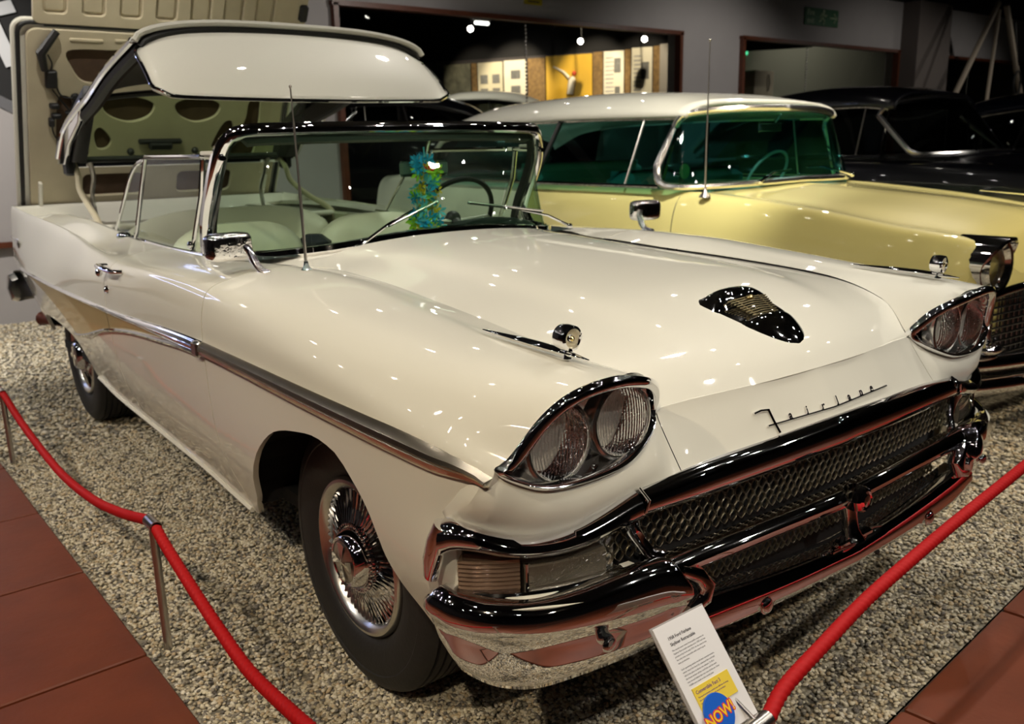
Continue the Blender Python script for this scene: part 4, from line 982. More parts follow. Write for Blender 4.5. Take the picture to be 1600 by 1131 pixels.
# ---- door mirrors, aerial, wipers
for s in (-1, 1):
    mm = MB().ball((0, 0, 0), 1, 1, 1, 28, 18); cc = lambda v, e: math.copysign(abs(v)**e, v)
    mm.V = [(cc(x, .5)*.030*(1+.15*cc(y, 1)*s), cc(y, .42)*.068, cc(z, .42)*.040) for x, y, z in mm.V]
    m0 = mm.xf(Matrix.Translation((-.632, s*.852, 1.075)) @ Matrix.Rotation(-s*.10, 4, 'Z')).out('door_mirror', CHROMEP, car)
    MB().box((-.662, s*.855, 1.075), (.006, .105, .055), None, .001).out('mirror_face', mat('mirror_glass', (.75, .75, .76), .02, 1), m0)
    MB().tube(catmull([(-.62, s*.815, 1.075), (-.61, s*.800, 1.055), (-.585, s*.792, 1.02), (-.555, s*.788, 1.003), (-.52, s*.786, .999)], 4), [.014]*4+[.012]*4+[.011]*4+[.013]*4+[.008], 12).out('mirror_arm', CHROME, m0)
ar = MB().rev([(.0001, .036), (.006, .034), (.008, .02), (.017, .008), (.026, .003), (.028, -.004)], (-.458, -.700, 1.000), 'z', 18)
aa = ar.out('aerial', CHROME, car)
MB().tube([(-.458, -.700, 1.03), (-.460, -.701, 1.24)], .0045, 8).tube([(-.460, -.701, 1.24), (-.462, -.702, 1.41)], .0034, 8).tube([(-.462, -.702, 1.41), (-.463, -.703, 1.50)], .0022, 8).ball((-.463, -.703, 1.503), .0045).out('mast', STEEL, aa)
for (p0, p1, b0, b1) in (((-.76, -.375, 1.022), (-.845, -.10, 1.125), (-.80, -.225, 1.082), (-.858, .012, 1.148)), ((-.80, .60, 1.022), (-.835, .38, 1.095), (-.845, .50, 1.085), (-.85, .145, 1.138))):
    w0 = MB().tube([p0, tuple(.5*(np.array(p0)+np.array(p1))+np.array((.012, 0, .012))), p1], [.006, .005, .003], 8).ball(p0, .012, .012, .010).out('wiper', CHROME, car)
    MB().tube([b0, b1], .004, 6).out('wiper_blade', CHROMER, w0)
    MB().tube([(b0[0]-.006, b0[1], b0[2]-.004), (b1[0]-.006, b1[1], b1[2]-.004)], .003, 4).out('rubber', SEAL, w0)

# ================================================================== lifted roof
roof_z = pchip([-3.56, -3.30, -2.9, -2.4, -1.93], [1.50, 1.66, 1.755, 1.82, 1.862])
side_z = pchip([-3.56, -3.33, -3.0, -2.81, -2.41, -1.93], [1.315, 1.46, 1.545, 1.583, 1.684, 1.770])
XR = [-1.93, -2.1, -2.3, -2.5, -2.7, -2.9, -3.05, -3.2, -3.33, -3.45, -3.56]
def roof_row(x, inset=0.0, dz=0.0, hw=.665):
    rr = []; hw = hw-inset
    for k in range(31):
        t = -1+2*k/30; a = abs(t); y = hw*math.copysign(1-(1-a)**1.35, t)
        zc_, zs_ = roof_z(x), side_z(x); e = min(1, a/.94)
        z = zs_+(zc_-zs_)*max(0, 1-a**2.6)**.75
        rr.append((x, y, z+dz))
    return rr
XT = [x for x in XR if x > -3.1]
roofp = MB().grid([roof_row(x) for x in XT]).out('roof_panel', CREAM, car)
MB().grid([[p for p in roof_row(x, .03, -.025)][::-1] for x in XT]).out('roof_lining', HEADLINER, roofp)
# front rim: cream lip and dark seal
rim_ = roof_row(-1.93); rim_ = [(p[0]+.004, p[1], p[2]) for p in rim_]
MB().tube([(p[0], p[1], p[2]+.0) for p in rim_], .013, 8).out('roof_lip', CREAM, roofp)
MB().tube([(p[0]-.01, p[1]*.965, p[2]-.022) for p in rim_], .013, 8).out('lip_seal', SEAL, roofp)
for s in (-1, 1):
    # side rails and C pillars
    P = [(x, s*.668, side_z(x)) for x in np.linspace(-1.95, -3.54, 26)]
    MB().tube([(x, y, z+.006) for x, y, z in P], .014, 8).out('drip_rail', CHROME, roofp)
    MB().tube([(x, y*.955, z-.022) for x, y, z in P], .024, 8, .8).out('rail_seal', SEAL, roofp)
    cp = MB(); rows = []
    for i in range(9):
        t = i/8; x1 = -3.02-.54*t; zt_ = roof_z(x1)-.02 if False else side_z(x1)+.04
        rows.append([(-2.98-.50*t, s*.668, side_z(-2.98-.50*t)+.03), (-2.98-.50*t-.05, s*(.672), side_z(-2.98-.5*t)-.02+.03), (-3.12-.42*t, s*.664, max(1.30, side_z(-3.0-.5*t)-.04))])
    A = [(-2.90, 1.60), (-3.05, 1.565), (-3.33, 1.50), (-3.50, 1.37), (-3.56, 1.30), (-3.42, 1.30), (-3.28, 1.40), (-3.0, 1.50)]
    pl_ = shape2d('rear_pillar', [[(a, b_) for a, b_ in A]], .010, .004, Matrix(((1, 0, 0, 0), (0, 0, 1, s*.655), (0, 1, 0, 0), (0, 0, 0, 1))), CHROME, roofp)
    B_ = [(-2.95, 1.66), (-3.15, 1.60), (-3.34, 1.52), (-3.52, 1.38), (-3.56, 1.31), (-3.36, 1.31), (-3.10, 1.52)]
    shape2d('pillar_lining', [[(a-.0, b_) for a, b_ in B_]], .03, .004, Matrix(((1, 0, 0, 0), (0, 0, 1, s*.600), (0, 1, 0, 0), (0, 0, 0, 1))), SEAL, roofp)
    MB().grid([[(x, s*.64, side_z(x)+.02), (x, s*.60, side_z(x)-.03), (x, s*.56, side_z(x)+.03)] for x in np.linspace(-1.96, -3.3, 12)]).out('rail_lining', HEADLINER, roofp)
# backlight
rows = []
for i in range(9):
    t = i/8
    rows.append([(-3.03-.46*t-.06*(1-(y/.56)**2), y, 1.655-.02*(y/.56)**2*1-.335*t-(0.035 if t > 0 else 0)*0) for y in np.linspace(-.56, .56, 21)])
MB().grid(rows).out('rear_window', BACKG, roofp)
MB().tube([(-3.02-.06*(1-(y/.58)**2), y, 1.66-.05*(y/.58)**2) for y in np.linspace(-.58, .58, 17)], .016, 8).tube([(-3.49-.06*(1-(y/.58)**2), y, 1.318) for y in np.linspace(-.58, .58, 17)], .018, 8).out('rear_window_seal', SEAL, roofp)
MB().tube([(-3.53-.05*(1-(y/.6)**2), y, 1.292) for y in np.linspace(-.62, .62, 17)], .016, 8).out('rear_sill', CHROME, roofp)
# folding front flap
rows = []
for i in range(13):
    t = i/12; hwf = (.672+.004*t)*(1-.03*max(0, (t-.85)/.15)**2-.03*max(0, (.15-t)/.15)**2)
    rr = []
    for k in range(33):
        q = -1+2*k/32; a = abs(q)
        x = -1.915+.215*t+.022*math.sin(t*PI)-.030*a**6*(1-t)-.012*a*a*t; z = (1.826-.034*a**2-.050*a**8)*(1-t)+(1.540+.010*a*a)*t+(.022*(max(0, a-.90)/.10)**2*max(0, (t-.75)/.25))
        rr.append((x, hwf*q, z))
    rows.append(rr)
fl = MB().grid([q[::-1] for q in rows]).out('roof_flap', CREAM, roofp); solid(fl, .014, -1)
edge = [rows[i][0] for i in range(13)]+rows[12][1:-1]+[rows[i][32] for i in range(12, -1, -1)]
MB().tube([(x+.002, y, z) for x, y, z in resample(edge, 90)], .0075, 8).out('flap_trim', CHROME, fl)
MB().grid([[(x-.03, y*.95, z+.05) for x, y, z in rows[0]], [(x-.03, y*.95, z-.02) for x, y, z in rows[0]]]).out('flap_hinge_panel', HEADLINER, fl)
# lifting arms
for s in (-1, 1):
    MB().tube(catmull([(-3.52, s*.60, 1.31), (-3.44, s*.60, 1.24), (-3.40, s*.61, 1.16), (-3.2, s*.62, 1.08), (-2.95, s*.64, 1.0), (-2.9, s*.64, .9)], 5), .016, 8).out('roof_arm', CREAMD, car)
    MB().tube(catmull([(-3.50, s*.52, 1.32), (-3.54, s*.50, 1.22), (-3.62, s*.50, 1.12), (-3.60, s*.50, 1.0), (-3.6, s*.5, .9)], 5), .013, 8).out('roof_strut', STEEL, car)
    MB().box((-3.50, s*.625, 1.275), (.10, .05, .08), None, .012).out('arm_bracket', SEAL, car)

# ================================================================== raised boot lid
LU = Vector((.7, 0, 1.15)).normalized(); LM = frame3((-4.10, 0, 1.02), (0, 1, 0), LU)   # local: x = car y, y = up the lid, z = towards the front
lid = MB().box((0, .56, -.045), (1.55, 1.16, .02), None, .006).xf(LM).out('boot_lid', CREAM, car, False)
def rrect(x0, x1, y0, y1, r_, n=5):
    P = []
    for cx, cy, a0 in ((x1-r_, y1-r_, 0), (x0+r_, y1-r_, PI/2), (x0+r_, y0+r_, PI), (x1-r_, y0+r_, 1.5*PI)):
        for k in range(n+1): a = a0+PI/2*k/n; P.append((cx+r_*math.cos(a), cy+r_*math.sin(a)))
    return P
def smoothp(P, n=5): return [p[:2] for p in catmull([(a, b_, 0) for a, b_ in P], n, True)]
MB().box((0, .56, -.030), (1.46, 1.08, .008)).xf(LM).out('insulation', HOLLOW, lid, False)
outer = rrect(-.735, .735, .0, 1.13, .05)
holes = [smoothp([(-.54, 1.02), (-.34, 1.035), (-.10, 1.03), (-.12, .90), (-.30, .845), (-.45, .835), (-.52, .92)]), smoothp([(.54, 1.02), (.34, 1.035), (.10, 1.03), (.12, .90), (.30, .845), (.45, .835), (.52, .92)]),
 smoothp([(-.595, .72), (-.55, .76), (-.51, .72), (-.50, .60), (-.42, .42), (-.44, .34), (-.55, .30), (-.60, .42)]), smoothp([(.595, .72), (.55, .76), (.51, .72), (.50, .60), (.42, .42), (.44, .34), (.55, .30), (.60, .42)]),
 smoothp([(-.35, .72), (-.21, .76), (-.07, .72), (-.09, .63), (-.21, .59), (-.33, .64)]), smoothp([(.06, .72), (.19, .76), (.33, .72), (.31, .63), (.19, .59), (.08, .64)]),
 rrect(-.46, -.10, .09, .25, .04), rrect(.10, .46, .09, .25, .04), smoothp([(.36, .58), (.42, .60), (.44, .50), (.36, .42), (.30, .42)]), smoothp([(-.36, .56), (-.40, .52), (-.38, .42), (-.32, .42), (-.30, .48)])]
shape2d('inner_frame', [outer]+holes, .006, .005, LM @ Matrix.Translation((0, 0, -.012)), CREAMD, lid)
MB().tube([tuple(LM @ Vector((a, b_, -.02))) for a, b_ in rrect(-.775, .775, -.03, 1.16, .06)+[(.775, 1.1)]], .012, 8).out('lid_seal', SEAL, lid)
MB().tube([tuple(LM @ Vector((a, b_, -.03))) for a, b_ in rrect(-.795, .795, -.045, 1.17, .06)+[(.795, 1.1)]], .014, 8).out('lid_edge', CREAM, lid)
# embossed ridges, hardware and wiring
for (a0, a1, y) in ((-.53, -.36, 1.085), (-.30, .30, 1.09), (.36, .53, 1.085)):
    MB().box(((a0+a1)/2, y, 0), (a1-a0, .018, .012), None, .004).xf(LM).out('ridge', CREAMD, lid, False)
for (a, b_, w, h_) in ((-.625, .86, .06, .10), (-.61, .70, .05, .03), (-.60, .64, .05, .03), (-.625, .60, .03, .05), (-.53, .66, .05, .018)):
    MB().box((a, b_, .012), (w, h_, .03), None, .006).xf(LM).out('relay', SEAL, lid, False)
MB().rev([(.0001, .02), (.018, .018), (.024, .0)], (0, 0, 0), 'z', 14).xf(LM @ Matrix.Translation((-.50, .75, 0))).out('lid_motor', SEAL, lid)
wi = MB()
for P in ([(-.62, .90), (-.60, .82), (-.57, .76), (-.50, .75)], [(-.62, .80), (-.58, .74), (-.53, .67)], [(-.61, .64), (-.62, .55), (-.58, .46), (-.53, .40), (-.51, .34)], [(-.64, 1.0), (-.62, .95), (-.63, .90)], [(-.50, .75), (-.52, .70), (-.53, .66)]):
    wi.tube(catmull([tuple(LM @ Vector((a, b_, .014))) for a, b_ in P], 5), .0045, 6)
wi.out('lid_wiring', SEAL, lid)
lt = MB().box((-.02, .47, .012), (.26, .03, .03), None, .008).box((-.02, .445, .02), (.14, .05, .04), None, .01).xf(LM).out('lid_latch', SEAL, lid, False)
for a in (-.19, .20): MB().ball(tuple(LM @ Vector((a, .40, .006))), .022, .022, .022).out('lid_bumper', SEAL, lid)
for a in (-.69, .69): MB().box((a, .10, .01), (.02, .22, .03), None, .004).xf(LM).out('hinge_plate', CREAM, lid, False)
MB().tube([tuple(LM @ Vector((-.60, 1.14, .03))), tuple(LM @ Vector((-.68, 1.02, .04))), tuple(LM @ Vector((-.66, .92, .03)))], [.02, .026, .018], 8).out('hinge_arm', SEAL, lid)
# folding tray flap above, with pressed panels
TM = LM @ Matrix.Translation((0, 1.165, -.015))
tray = shape2d('tray_flap', [rrect(-.70, .80, .0, .52, .03)]+[rrect(a, a+.125, .05, .40, .03) for a in (-.66, -.47, -.28, -.09, .10, .29, .48)], .008, .004, TM, CREAMD, lid)
MB().box((.05, .26, -.018), (1.46, .5, .008)).xf(TM).out('tray_skin', CREAMD, tray, False)
for a in (-.66, -.47, -.28, -.09, .10, .29, .48): MB().box((a+.0625, .225, -.009), (.095, .32, .014), None, .006).xf(TM).out('pressed_panel', CREAMD, tray, False)
MB().box((0, -.012, .0), (1.30, .014, .012)).xf(TM).out('tray_hinge', SEAL, tray, False)
MB().box((.78, .16, .02), (.05, .10, .04), None, .01).xf(TM).out('tray_catch', SEAL, tray, False)

# ================================================================== flower garland on the mirror
lei = thing('flower_garland', 'blue, green, yellow and red flower garland hanging from the rear-view mirror', 'garland', (-1.03, .075, 1.04))
fcol = [mat('petal_blue', (.02, .42, .85), .6), mat('petal_sky', (.16, .68, .95), .6), mat('petal_green', (.42, .80, .06), .6), mat('petal_yellow', (.85, .62, .05), .6), mat('petal_red', (.85, .04, .02), .6)]
pm = []
for m_ in fcol:
    B = MB()
    for k in range(6):
        a = 2*PI*k/6; B.add([(0, 0, 0), (.014*math.cos(a-.35), .014*math.sin(a-.35), .004), (.021*math.cos(a), .021*math.sin(a), .008), (.014*math.cos(a+.35), .014*math.sin(a+.35), .004)], [(0, 1, 2, 3)])
    me = bpy.data.meshes.new('blossom'); me.from_pydata(B.V, [], B.F); me.materials.append(m_); pm.append(me)
bands = [0, 1, 0, 4, 2, 1, 0, 3, 2, 0, 1, 3, 1, 0, 2, 0, 1]
for i in range(17):
    z = .255-.016*i
    for k in range(7):
        a = random.random()*6.28; rr = .030+random.uniform(0, .022); ci = bands[i] if random.random() < .55 else random.randrange(5)
        if ci == 4 and i not in (3, 4, 5, 6, 7): ci = 2
        o = bpy.data.objects.new('blossom', pm[ci]); C.objects.link(o); o.parent = lei; o.location = (rr*math.cos(a)*.6, rr*math.sin(a)*1.15, z+random.uniform(-.012, .012)); o.rotation_euler = (random.uniform(-1.5, 1.5), 1.2+random.uniform(-.9, .9), random.uniform(0, 6)); o.scale = [random.uniform(1.0, 1.7)]*3
MB().tube([(-.0, 0, .30), (0, 0, 0)], .003, 5).out('string', fcol[1], lei)
FRAMEC = mat('satin_chrome', (.84, .83, .82), .20, 1.0)
CARD = ((1.017, -.724, .344), (1.017, -.590, .344), (.886, -.724, .50))
# ================================================================== rope barrier
def post(x, y, h, label, rot=0, sleeve=True):
    t = thing('barrier_post', label, 'barrier post', (x, y, 0), rot)
    MB().rev([(.013, 0), (.013, .003), (.0115, .006), (.0115, .010), (.0115, h-.01)], (0, 0, 0), 'z', 16).out('pole', STEEL, t)
    MB().rev([(.0150, -.034), (.0165, -.034), (.0165, .034), (.0150, .034)], (0, 0, h), 'x', 18).out('sleeve', STEEL, t)
    return t
post(-.490, -1.186, .373, 'steel barrier post beside the front wheel, with rope through its top sleeve')
post(-2.515, -1.238, .330, 'steel barrier post at the left edge, beside the terracotta tiles')
post(.985, -1.205, .36, 'steel barrier post at the corner of the gravel below the view')
def rope(P, label):
    P = resample(catmull(P, 10), max(40, int(sum((Vector(a)-Vector(b_)).length for a, b_ in zip(P, P[1:]))/.004)))
    rows = []; n = 14; up = Vector((0, 0, 1)); tw = 0
    for i, p in enumerate(P):
        t_ = (Vector(P[min(i+1, len(P)-1)])-Vector(P[max(i-1, 0)])).normalized(); a = t_.cross(up).normalized(); b_ = a.cross(t_)
        if i: tw += (Vector(p)-Vector(P[i-1])).length*2*PI/.050
        rr = []
        for k in range(n):
            q = 2*PI*k/n; R_ = .0132*(.90+.24*abs(math.sin(1.5*(q+tw))))
            rr.append(tuple(Vector(p)+a*(R_*math.cos(q))+b_*(R_*math.sin(q))))
        rows.append(rr)
    o = MB().grid(rows, True, True).out('rope', ROPE, None, True, 180); tag(o, label, 'rope'); return o
rope([(-3.4, -1.255, .24), (-2.9, -1.245, .30), (-2.515, -1.238, .330), (-2.30, -1.22, .262), (-2.0, -1.205, .21), (-1.6, -1.198, .195), (-1.2, -1.19, .225), (-.85, -1.188, .29), (-.56, -1.186, .362), (-.523, -1.186, .370)], 'red rope sagging between the two steel posts at the left')
rope([(-.457, -1.186, .370), (-.38, -1.186, .345), (-.19, -1.188, .305), (.0, -1.19, .272), (.19, -1.192, .256), (.49, -1.195, .290), (.75, -1.20, .325), (.95, -1.205, .358)], 'red rope running to the bottom edge of the picture beside the front wheel')
post(1.034, -.615, .335, 'steel barrier post just below the information card', math.radians(94))
rope([(1.032, -.580, .336), (1.01, -.5, .352), (.99, -.35, .368), (.965, -.15, .386), (.95, .05, .402), (.93, .3, .415), (.91, .6, .43), (.88, .95, .44)], 'red rope running to the right in front of the bumper')
post(.875, 1.0, .43, 'steel barrier post out of view to the right', math.radians(94))

# ================================================================== information card
CO = np.array(CARD[0]); CX = np.array(CARD[1])-CO; CY = np.array(CARD[2])-CO
cw_ = float(np.linalg.norm(CX)); ch_ = float(np.linalg.norm(CY))
KM = frame3(CO, CX, CY)      # x along the card, y up the card
info = thing('information_card', 'white information card with a yellow note, leaning on a clear stand before the bumper', 'sign', tuple(CO))
iM = Matrix.Translation(tuple(-CO)) @ KM
MB().box((cw_/2, ch_/2, -.001), (cw_, ch_, .002)).xf(iM).out('card', PAPER, info, False)
MB().box((cw_/2, ch_/2-.0, -.0045), (cw_+.008, ch_+.006, .004), None, .001).xf(iM).out('holder', mat('clear_holder', (.35, .33, .32), .1, coat=1), info, False)
k_ = 1.0
text('title', '1958 Ford Fairlane', .0080, iM @ Matrix.Translation((.0215, ch_-.0285, .0004)), INK, info, .0001, bold=.00008)
text('title', 'Skyliner Retractable', .0080, iM @ Matrix.Translation((.0215, ch_-.0390, .0004)), INK, info, .0001, bold=.00008)
body = ['The model name stems from public response to', 'Skyliner Retractable introduced in 1957 and was', 'produced by Ford until 1959. At the time it was', 'the only true convertible with a hard top in', 'mass production.', '', 'Each operating switch would start several motors,', 'which raised the boot lid, unlocked the roof and', 'slid it into place in about one minute. To fit it', 'the front section of the roof folds and the tank', 'was moved behind the rear seat of the car. Over', '14,000 were made in this model year.']
for i, l_ in enumerate(body):
    if l_: text('text_line', l_, .0043, iM @ Matrix.Translation((.0185, ch_-(.0480+.0057*i), .0003)), INKG, info, .0001)
nt_ = MB().box((.0665, ch_-.1365, .001), (.095, .041, .002)).xf(iM).out('yellow_note', YPAPER, info, False)
text('title', 'Convertible Fact 3', .0086, iM @ Matrix.Translation((.0235, ch_-.1275, .0022)), PURPLE, nt_, .0001, bold=.00008)
for i, l_ in enumerate(['The hood mechanism needed over 600 feet of wiring,', 'ten switches, ten relays, eight circuit breakers', 'and seven motors']):
    text('text_line', l_, .0037, iM @ Matrix.Translation((.0235, ch_-(.1345+.0052*i), .0022)), PURPLE, nt_, .0001)
bd = MB().rev([(.0001, .004), (.033, .004), (.034, .002), (.034, 0)], (0, 0, 0), 'z', 40).xf(iM @ Matrix.Translation((.049, ch_-.170, .0025))).out('blue_sticker', BLUEST, info)
for dz, m_, bo in ((.0068, REDINK, .0022), (.0072, YINK, .0004)):
    text('lettering', 'NOW!', .026, iM @ Matrix.Translation((.049, ch_-.181, dz)) @ Matrix.Rotation(.12, 4, 'Z'), m_, bd, .0001, 'CENTER', bold=bo)
text('lettering', "that's", .008, iM @ Matrix.Translation((.049, ch_-.1905, .0068)) @ Matrix.Rotation(.12, 4, 'Z'), YINK, bd, .0001, 'CENTER') if False else None
MB().tube([tuple(iM @ Vector((cw_*.75, ch_*.25, -.008))), (1.034-CO[0], -.615-CO[1], .345-CO[2])], .004, 8).out('bracket', STEEL, info)
MB().box((cw_*.9, ch_*.12, -.012), (.04, .02, .012)).xf(iM).out('clamp', STEEL, info, False)

# ================================================================== other cars
def sedan(name, label, origin, kx, keys, paint, roofk, roofpaint, glassm, wx, ws, scale=1.0, extras=True, split=None, rear_paint=None, vent=True, rot=0.0, dark=None):
    """keys: list of ([|y|], [z]) per curve over kx (front positive). roofk: dict."""
    t = thing(name, label, 'car', origin, rot)
    KK = [(pchip(kx, a), pchip(kx, b_)) for a, b_ in keys]
    def sec(x, k0=0): return catmull([(a(x), b_(x)) for a, b_ in KK], 4)
    def arc(x):
        for w in wx:
            if abs(x-w) < .39: return .34+math.sqrt(max(0, .39**2-(x-w)**2))*.95
        return -1
    def row(x):
        S = sec(x); za = arc(x); lo = S[:9]; hi = S[9:]
        if za > lo[0][1]:
            c_ = [p for p in lo if p[1] > za] or [lo[-1]]; lo = [(c_[0][0], min(za, c_[0][1]))]+c_
        L = resample(lo, 10)+hi
        return [(x, y, z) for y, z in L]
    X = sorted(set(list(np.linspace(kx[0], kx[-1], 90))+[w+d for w in wx for d in np.linspace(-.395, .395, 28) if kx[0] < w+d < kx[-1]]))
    groups = [(X, paint, 'body')]
    if rear_paint: groups = [([x for x in X if x <= split]+[split], rear_paint, 'rear_body'), ([split]+[x for x in X if x > split], paint, 'body')]
    for XX, m_, nm in groups:
        R = []
        for x in XX:
            a = row(x); R.append([flipy([p])[0] for p in a]+[p for p in a[::-1]][1:])
        g_ = MB().grid([q[::-1] for q in R])
        if nm == 'body': k = len(R[-1]); g_.add([(p[0], p[1], p[2]) for p in R[-1]], [tuple(range(k))[::1]])
        if nm == 'rear_body' or not rear_paint: k = len(R[0]); g_.add(R[0], [tuple(range(k))])
        g_.out(nm, m_, t, True, 50)
    ub = MB().box(((kx[0]+kx[-1])/2, 0, .40), (kx[-1]-kx[0]-.3, 1.5, .1)); ub.out('underbody', DARK, t, False)
    # roof
    rk = roofk; rz = pchip(rk['x'], rk['zc']); rs = pchip(rk['x'], rk['zs']); rw = pchip(rk['x'], rk['w'])
    rows = []
    for x in np.linspace(rk['x'][0], rk['x'][-1], 40):
        zc1, zs1, w = rz(x), rs(x), rw(x); rr = []
        for k in range(33):
            q = -1+2*k/32; a = abs(q)
            y = w*math.copysign(1-(1-a)**1.5, q); z = zs1+(zc1-zs1)*(1-a**3.2)**.9 if a < 1 else zs1
            rr.append((x, y, z))
        rows.append(rr)
    rf = MB().grid(rows).out('roof', roofpaint, t); solid(rf, .03, -1)
    # windscreen
    wt = catmull(ws['top'], 6); wb = catmull(ws['bot'], 6); wt = resample(wt, 24); wb = resample(wb, 24)
    ft = [(x, -y, z) for x, y, z in wt]+wt[::-1][1:]; fb = [(x, -y, z) for x, y, z in wb]+wb[::-1][1:]
    gl_ = MB().grid([[tuple(np.array(b_)*(1-k/6)+np.array(a)*k/6) for a, b_ in zip(ft, fb)] for k in range(7)]).out('windscreen', glassm, t)
    loop = ft+fb[::-1]+[ft[0]]
    MB().tube(loop, .026 if extras else .018, 8, .8).out('windscreen_frame', FRAMEC, t)
    # side glass, pillars
    x0, x1 = rk['gx']; zb0, zb1 = rk['belt']
    for s in (-1, 1):
        P = []
        for x in np.linspace(x1, x0, 18): P.append((x, s*(rw(x)-.01), rs(x)))
        yb0 = ws['bot'][0][1]
        Bm = [(x, s*(yb0-.02), zb1+(zb0-zb1)*(x1-x)/(x1-x0)) for x in np.linspace(x1-.0, x0-.28, 18)]
        sg = MB().grid([P, Bm]).out('side_window', glassm if not dark else DARKG, t)
        MB().tube([(a, b_, c+.0) for a, b_, c in P], .012, 6).out('drip_rail', CHROME, sg); MB().tube([(a, b_+s*.012, c) for a, b_, c in Bm], .012, 6).out('belt_moulding', CHROME, sg)
        for f_, rd in ((.03, .020), (.17 if vent else .06, .011), (.50, .022)):
            i = int(f_*17); i2 = i
            MB().tube([P[i], Bm[min(17, i2)]], rd, 6, .6).out('window_pillar', STEEL if rd < .02 else CHROME if f_ < .1 else SEAL, sg)
    # rear glass
    zr = rk['zc'][0]; 
    for w in wx:
        for s in (-1, 1):
            ty = MB().rev([(.18, -.16), (.30, -.17), (.34, -.14), (.345, -.02), (.33, .0), (.25, .01), (.20, 0), (.10, .005)], (w, s*.80, .345), 'y', 40, s).out('tyre', RUBBER, t)
            MB().rev([(.20, .0), (.19, .018), (.10, .010), (.08, .03), (.0001, .034)], (w, s*.80, .345), 'y', 32, s).out('wheel_cover', CHROME, ty)
    return t, KK, sec
# yellow and white saloon beside the convertible
YK = [-5.3, -4.9, -3.2, -1.75, -.9, -.35, .0, .07]
ykeys = [([.80, .86, .88, .88, .88, .88, .86, .80], [.42, .38, .34, .33, .33, .34, .40, .45]),
 ([.84, .92, .94, .95, .95, .94, .90, .84], [.56, .55, .55, .55, .55, .55, .56, .58]),
 ([.84, .92, .95, .96, .955, .95, .93, .88], [.80, .80, .80, .80, .78, .74, .70, .68]),
 ([.80, .88, .90, .92, .925, .92, .90, .88], [1.02, 1.06, 1.02, .98, .92, .86, .82, .80]),
 ([.72, .78, .82, .84, .85, .85, .84, .83], [1.10, 1.12, 1.075, 1.055, .995, .925, .885, .865]),
 ([.60, .68, .74, .72, .70, .69, .68, .67], [1.10, 1.12, 1.07, 1.055, .990, .915, .87, .84]),
 ([.40, .45, .50, .50, .48, .46, .45, .44], [1.08, 1.10, 1.07, 1.065, 1.01, .955, .88, .70]),
 ([0, 0, 0, 0, 0, 0, 0, 0], [1.09, 1.11, 1.08, 1.085, 1.04, .99, .90, .70])]
yc, YKK, ysec = sedan('yellow_saloon', 'pale yellow 1950s saloon with a white roof, parked beyond the cream convertible', (0, 3.12, 0), YK, ykeys, YELLOW,
 dict(x=[-4.55, -4.2, -3.6, -2.8, -2.1, -1.72], zc=[1.42, 1.56, 1.64, 1.655, 1.62, 1.555], zs=[1.30, 1.44, 1.49, 1.495, 1.485, 1.475], w=[.66, .72, .76, .78, .78, .76], gx=(-4.0, -1.79), belt=(1.10, 1.085)),
 WHITE_P, TEALG, (-.42, -3.95), dict(top=[(-1.80, .78, 1.42), (-1.78, .765, 1.47), (-1.72, .72, 1.505), (-1.62, .4, 1.525), (-1.58, 0, 1.53)], bot=[(-1.80, .93, 1.20), (-1.76, .95, 1.11), (-1.66, .88, 1.085), (-1.50, .5, 1.09), (-1.44, 0, 1.10)]), split=-3.0, rear_paint=WHITE_P)
Yc = 3.12
def yy(P): return [(x, y-Yc, z) for x, y, z in P]
for s in (-1, 1):
    hm = MB().rev([(.115, -.06), (.125, .0), (.118, .035), (.105, .03), (.090, .0)], (.085, s*.77, .765), 'x', 28).out('headlamp_bezel', CHROME, yc)
    MB().rev([(.10, .0), (.07, .018), (.0001, .028)], (.085, s*.77, .765), 'x', 24).out('headlamp_lens', lens_m, hm); MB().rev([(.10, -.002), (.06, -.04), (.0001, -.05)], (.085, s*.77, .765), 'x', 24).out('reflector', REFL, hm)
    A_ = np.linspace(-.9, PI+.9, 26)
    vs = MB().grid([[(-.06, s*.77+.128*math.cos(a), .765+.135*math.sin(a)) for a in A_], [(.085+.075*max(0, math.sin(a)), s*.77+.130*math.cos(a), .765+.135*math.sin(a)) for a in A_], [(.090+.075*max(0, math.sin(a)), s*.77+.119*math.cos(a), .765+.122*math.sin(a)) for a in A_], [(.06, s*.77+.108*math.cos(a), .765+.108*math.sin(a)) for a in A_]]).out('headlamp_visor', CHROME, yc)
    MB().tube([(-.62, s*.60, 1.02), (-.3, s*.62, 1.0), (-.22, s*.62, .99)], [.004, .01, .006], 8).ball((-.34, s*.62, 1.02), .03, .01, .022).out('hood_ornament', CHROME, yc) if s > 0 else None
yg = MB()
for i in range(10): yg.tube([(.135-.045*(y/.76)**2, y, .635-.032*i) for y in np.linspace(-.75, .75, 14)], .0060, 6)
for j in range(34): y = -.74+.0449*j; yg.tube([(.132-.045*(y/.76)**2, y, .640), (.132-.045*(y/.76)**2, y, .345)], .0055, 6)
yg.out('grille_mesh', mat('dark_chrome', (.30, .30, .32), .2, 1), yc)
MB().grid([[(.100-.045*(y/.76)**2, y, z) for z in (.34, .645)] for y in np.linspace(-.78, .78, 14)]).out('grille_backing', DARK, yc)
MB().tube([(.150-.055*(abs(y)/.76)**2, y, .655-.03*(abs(y)/.78)**6) for y in np.linspace(-.78, .78, 31)], .022, 10).tube([(.10, -.78, .63), (.09, -.80, .50), (.11, -.77, .36)], .018, 10).tube([(.10, .78, .63), (.09, .80, .50), (.11, .77, .36)], .018, 10).out('grille_surround', CHROME, yc)
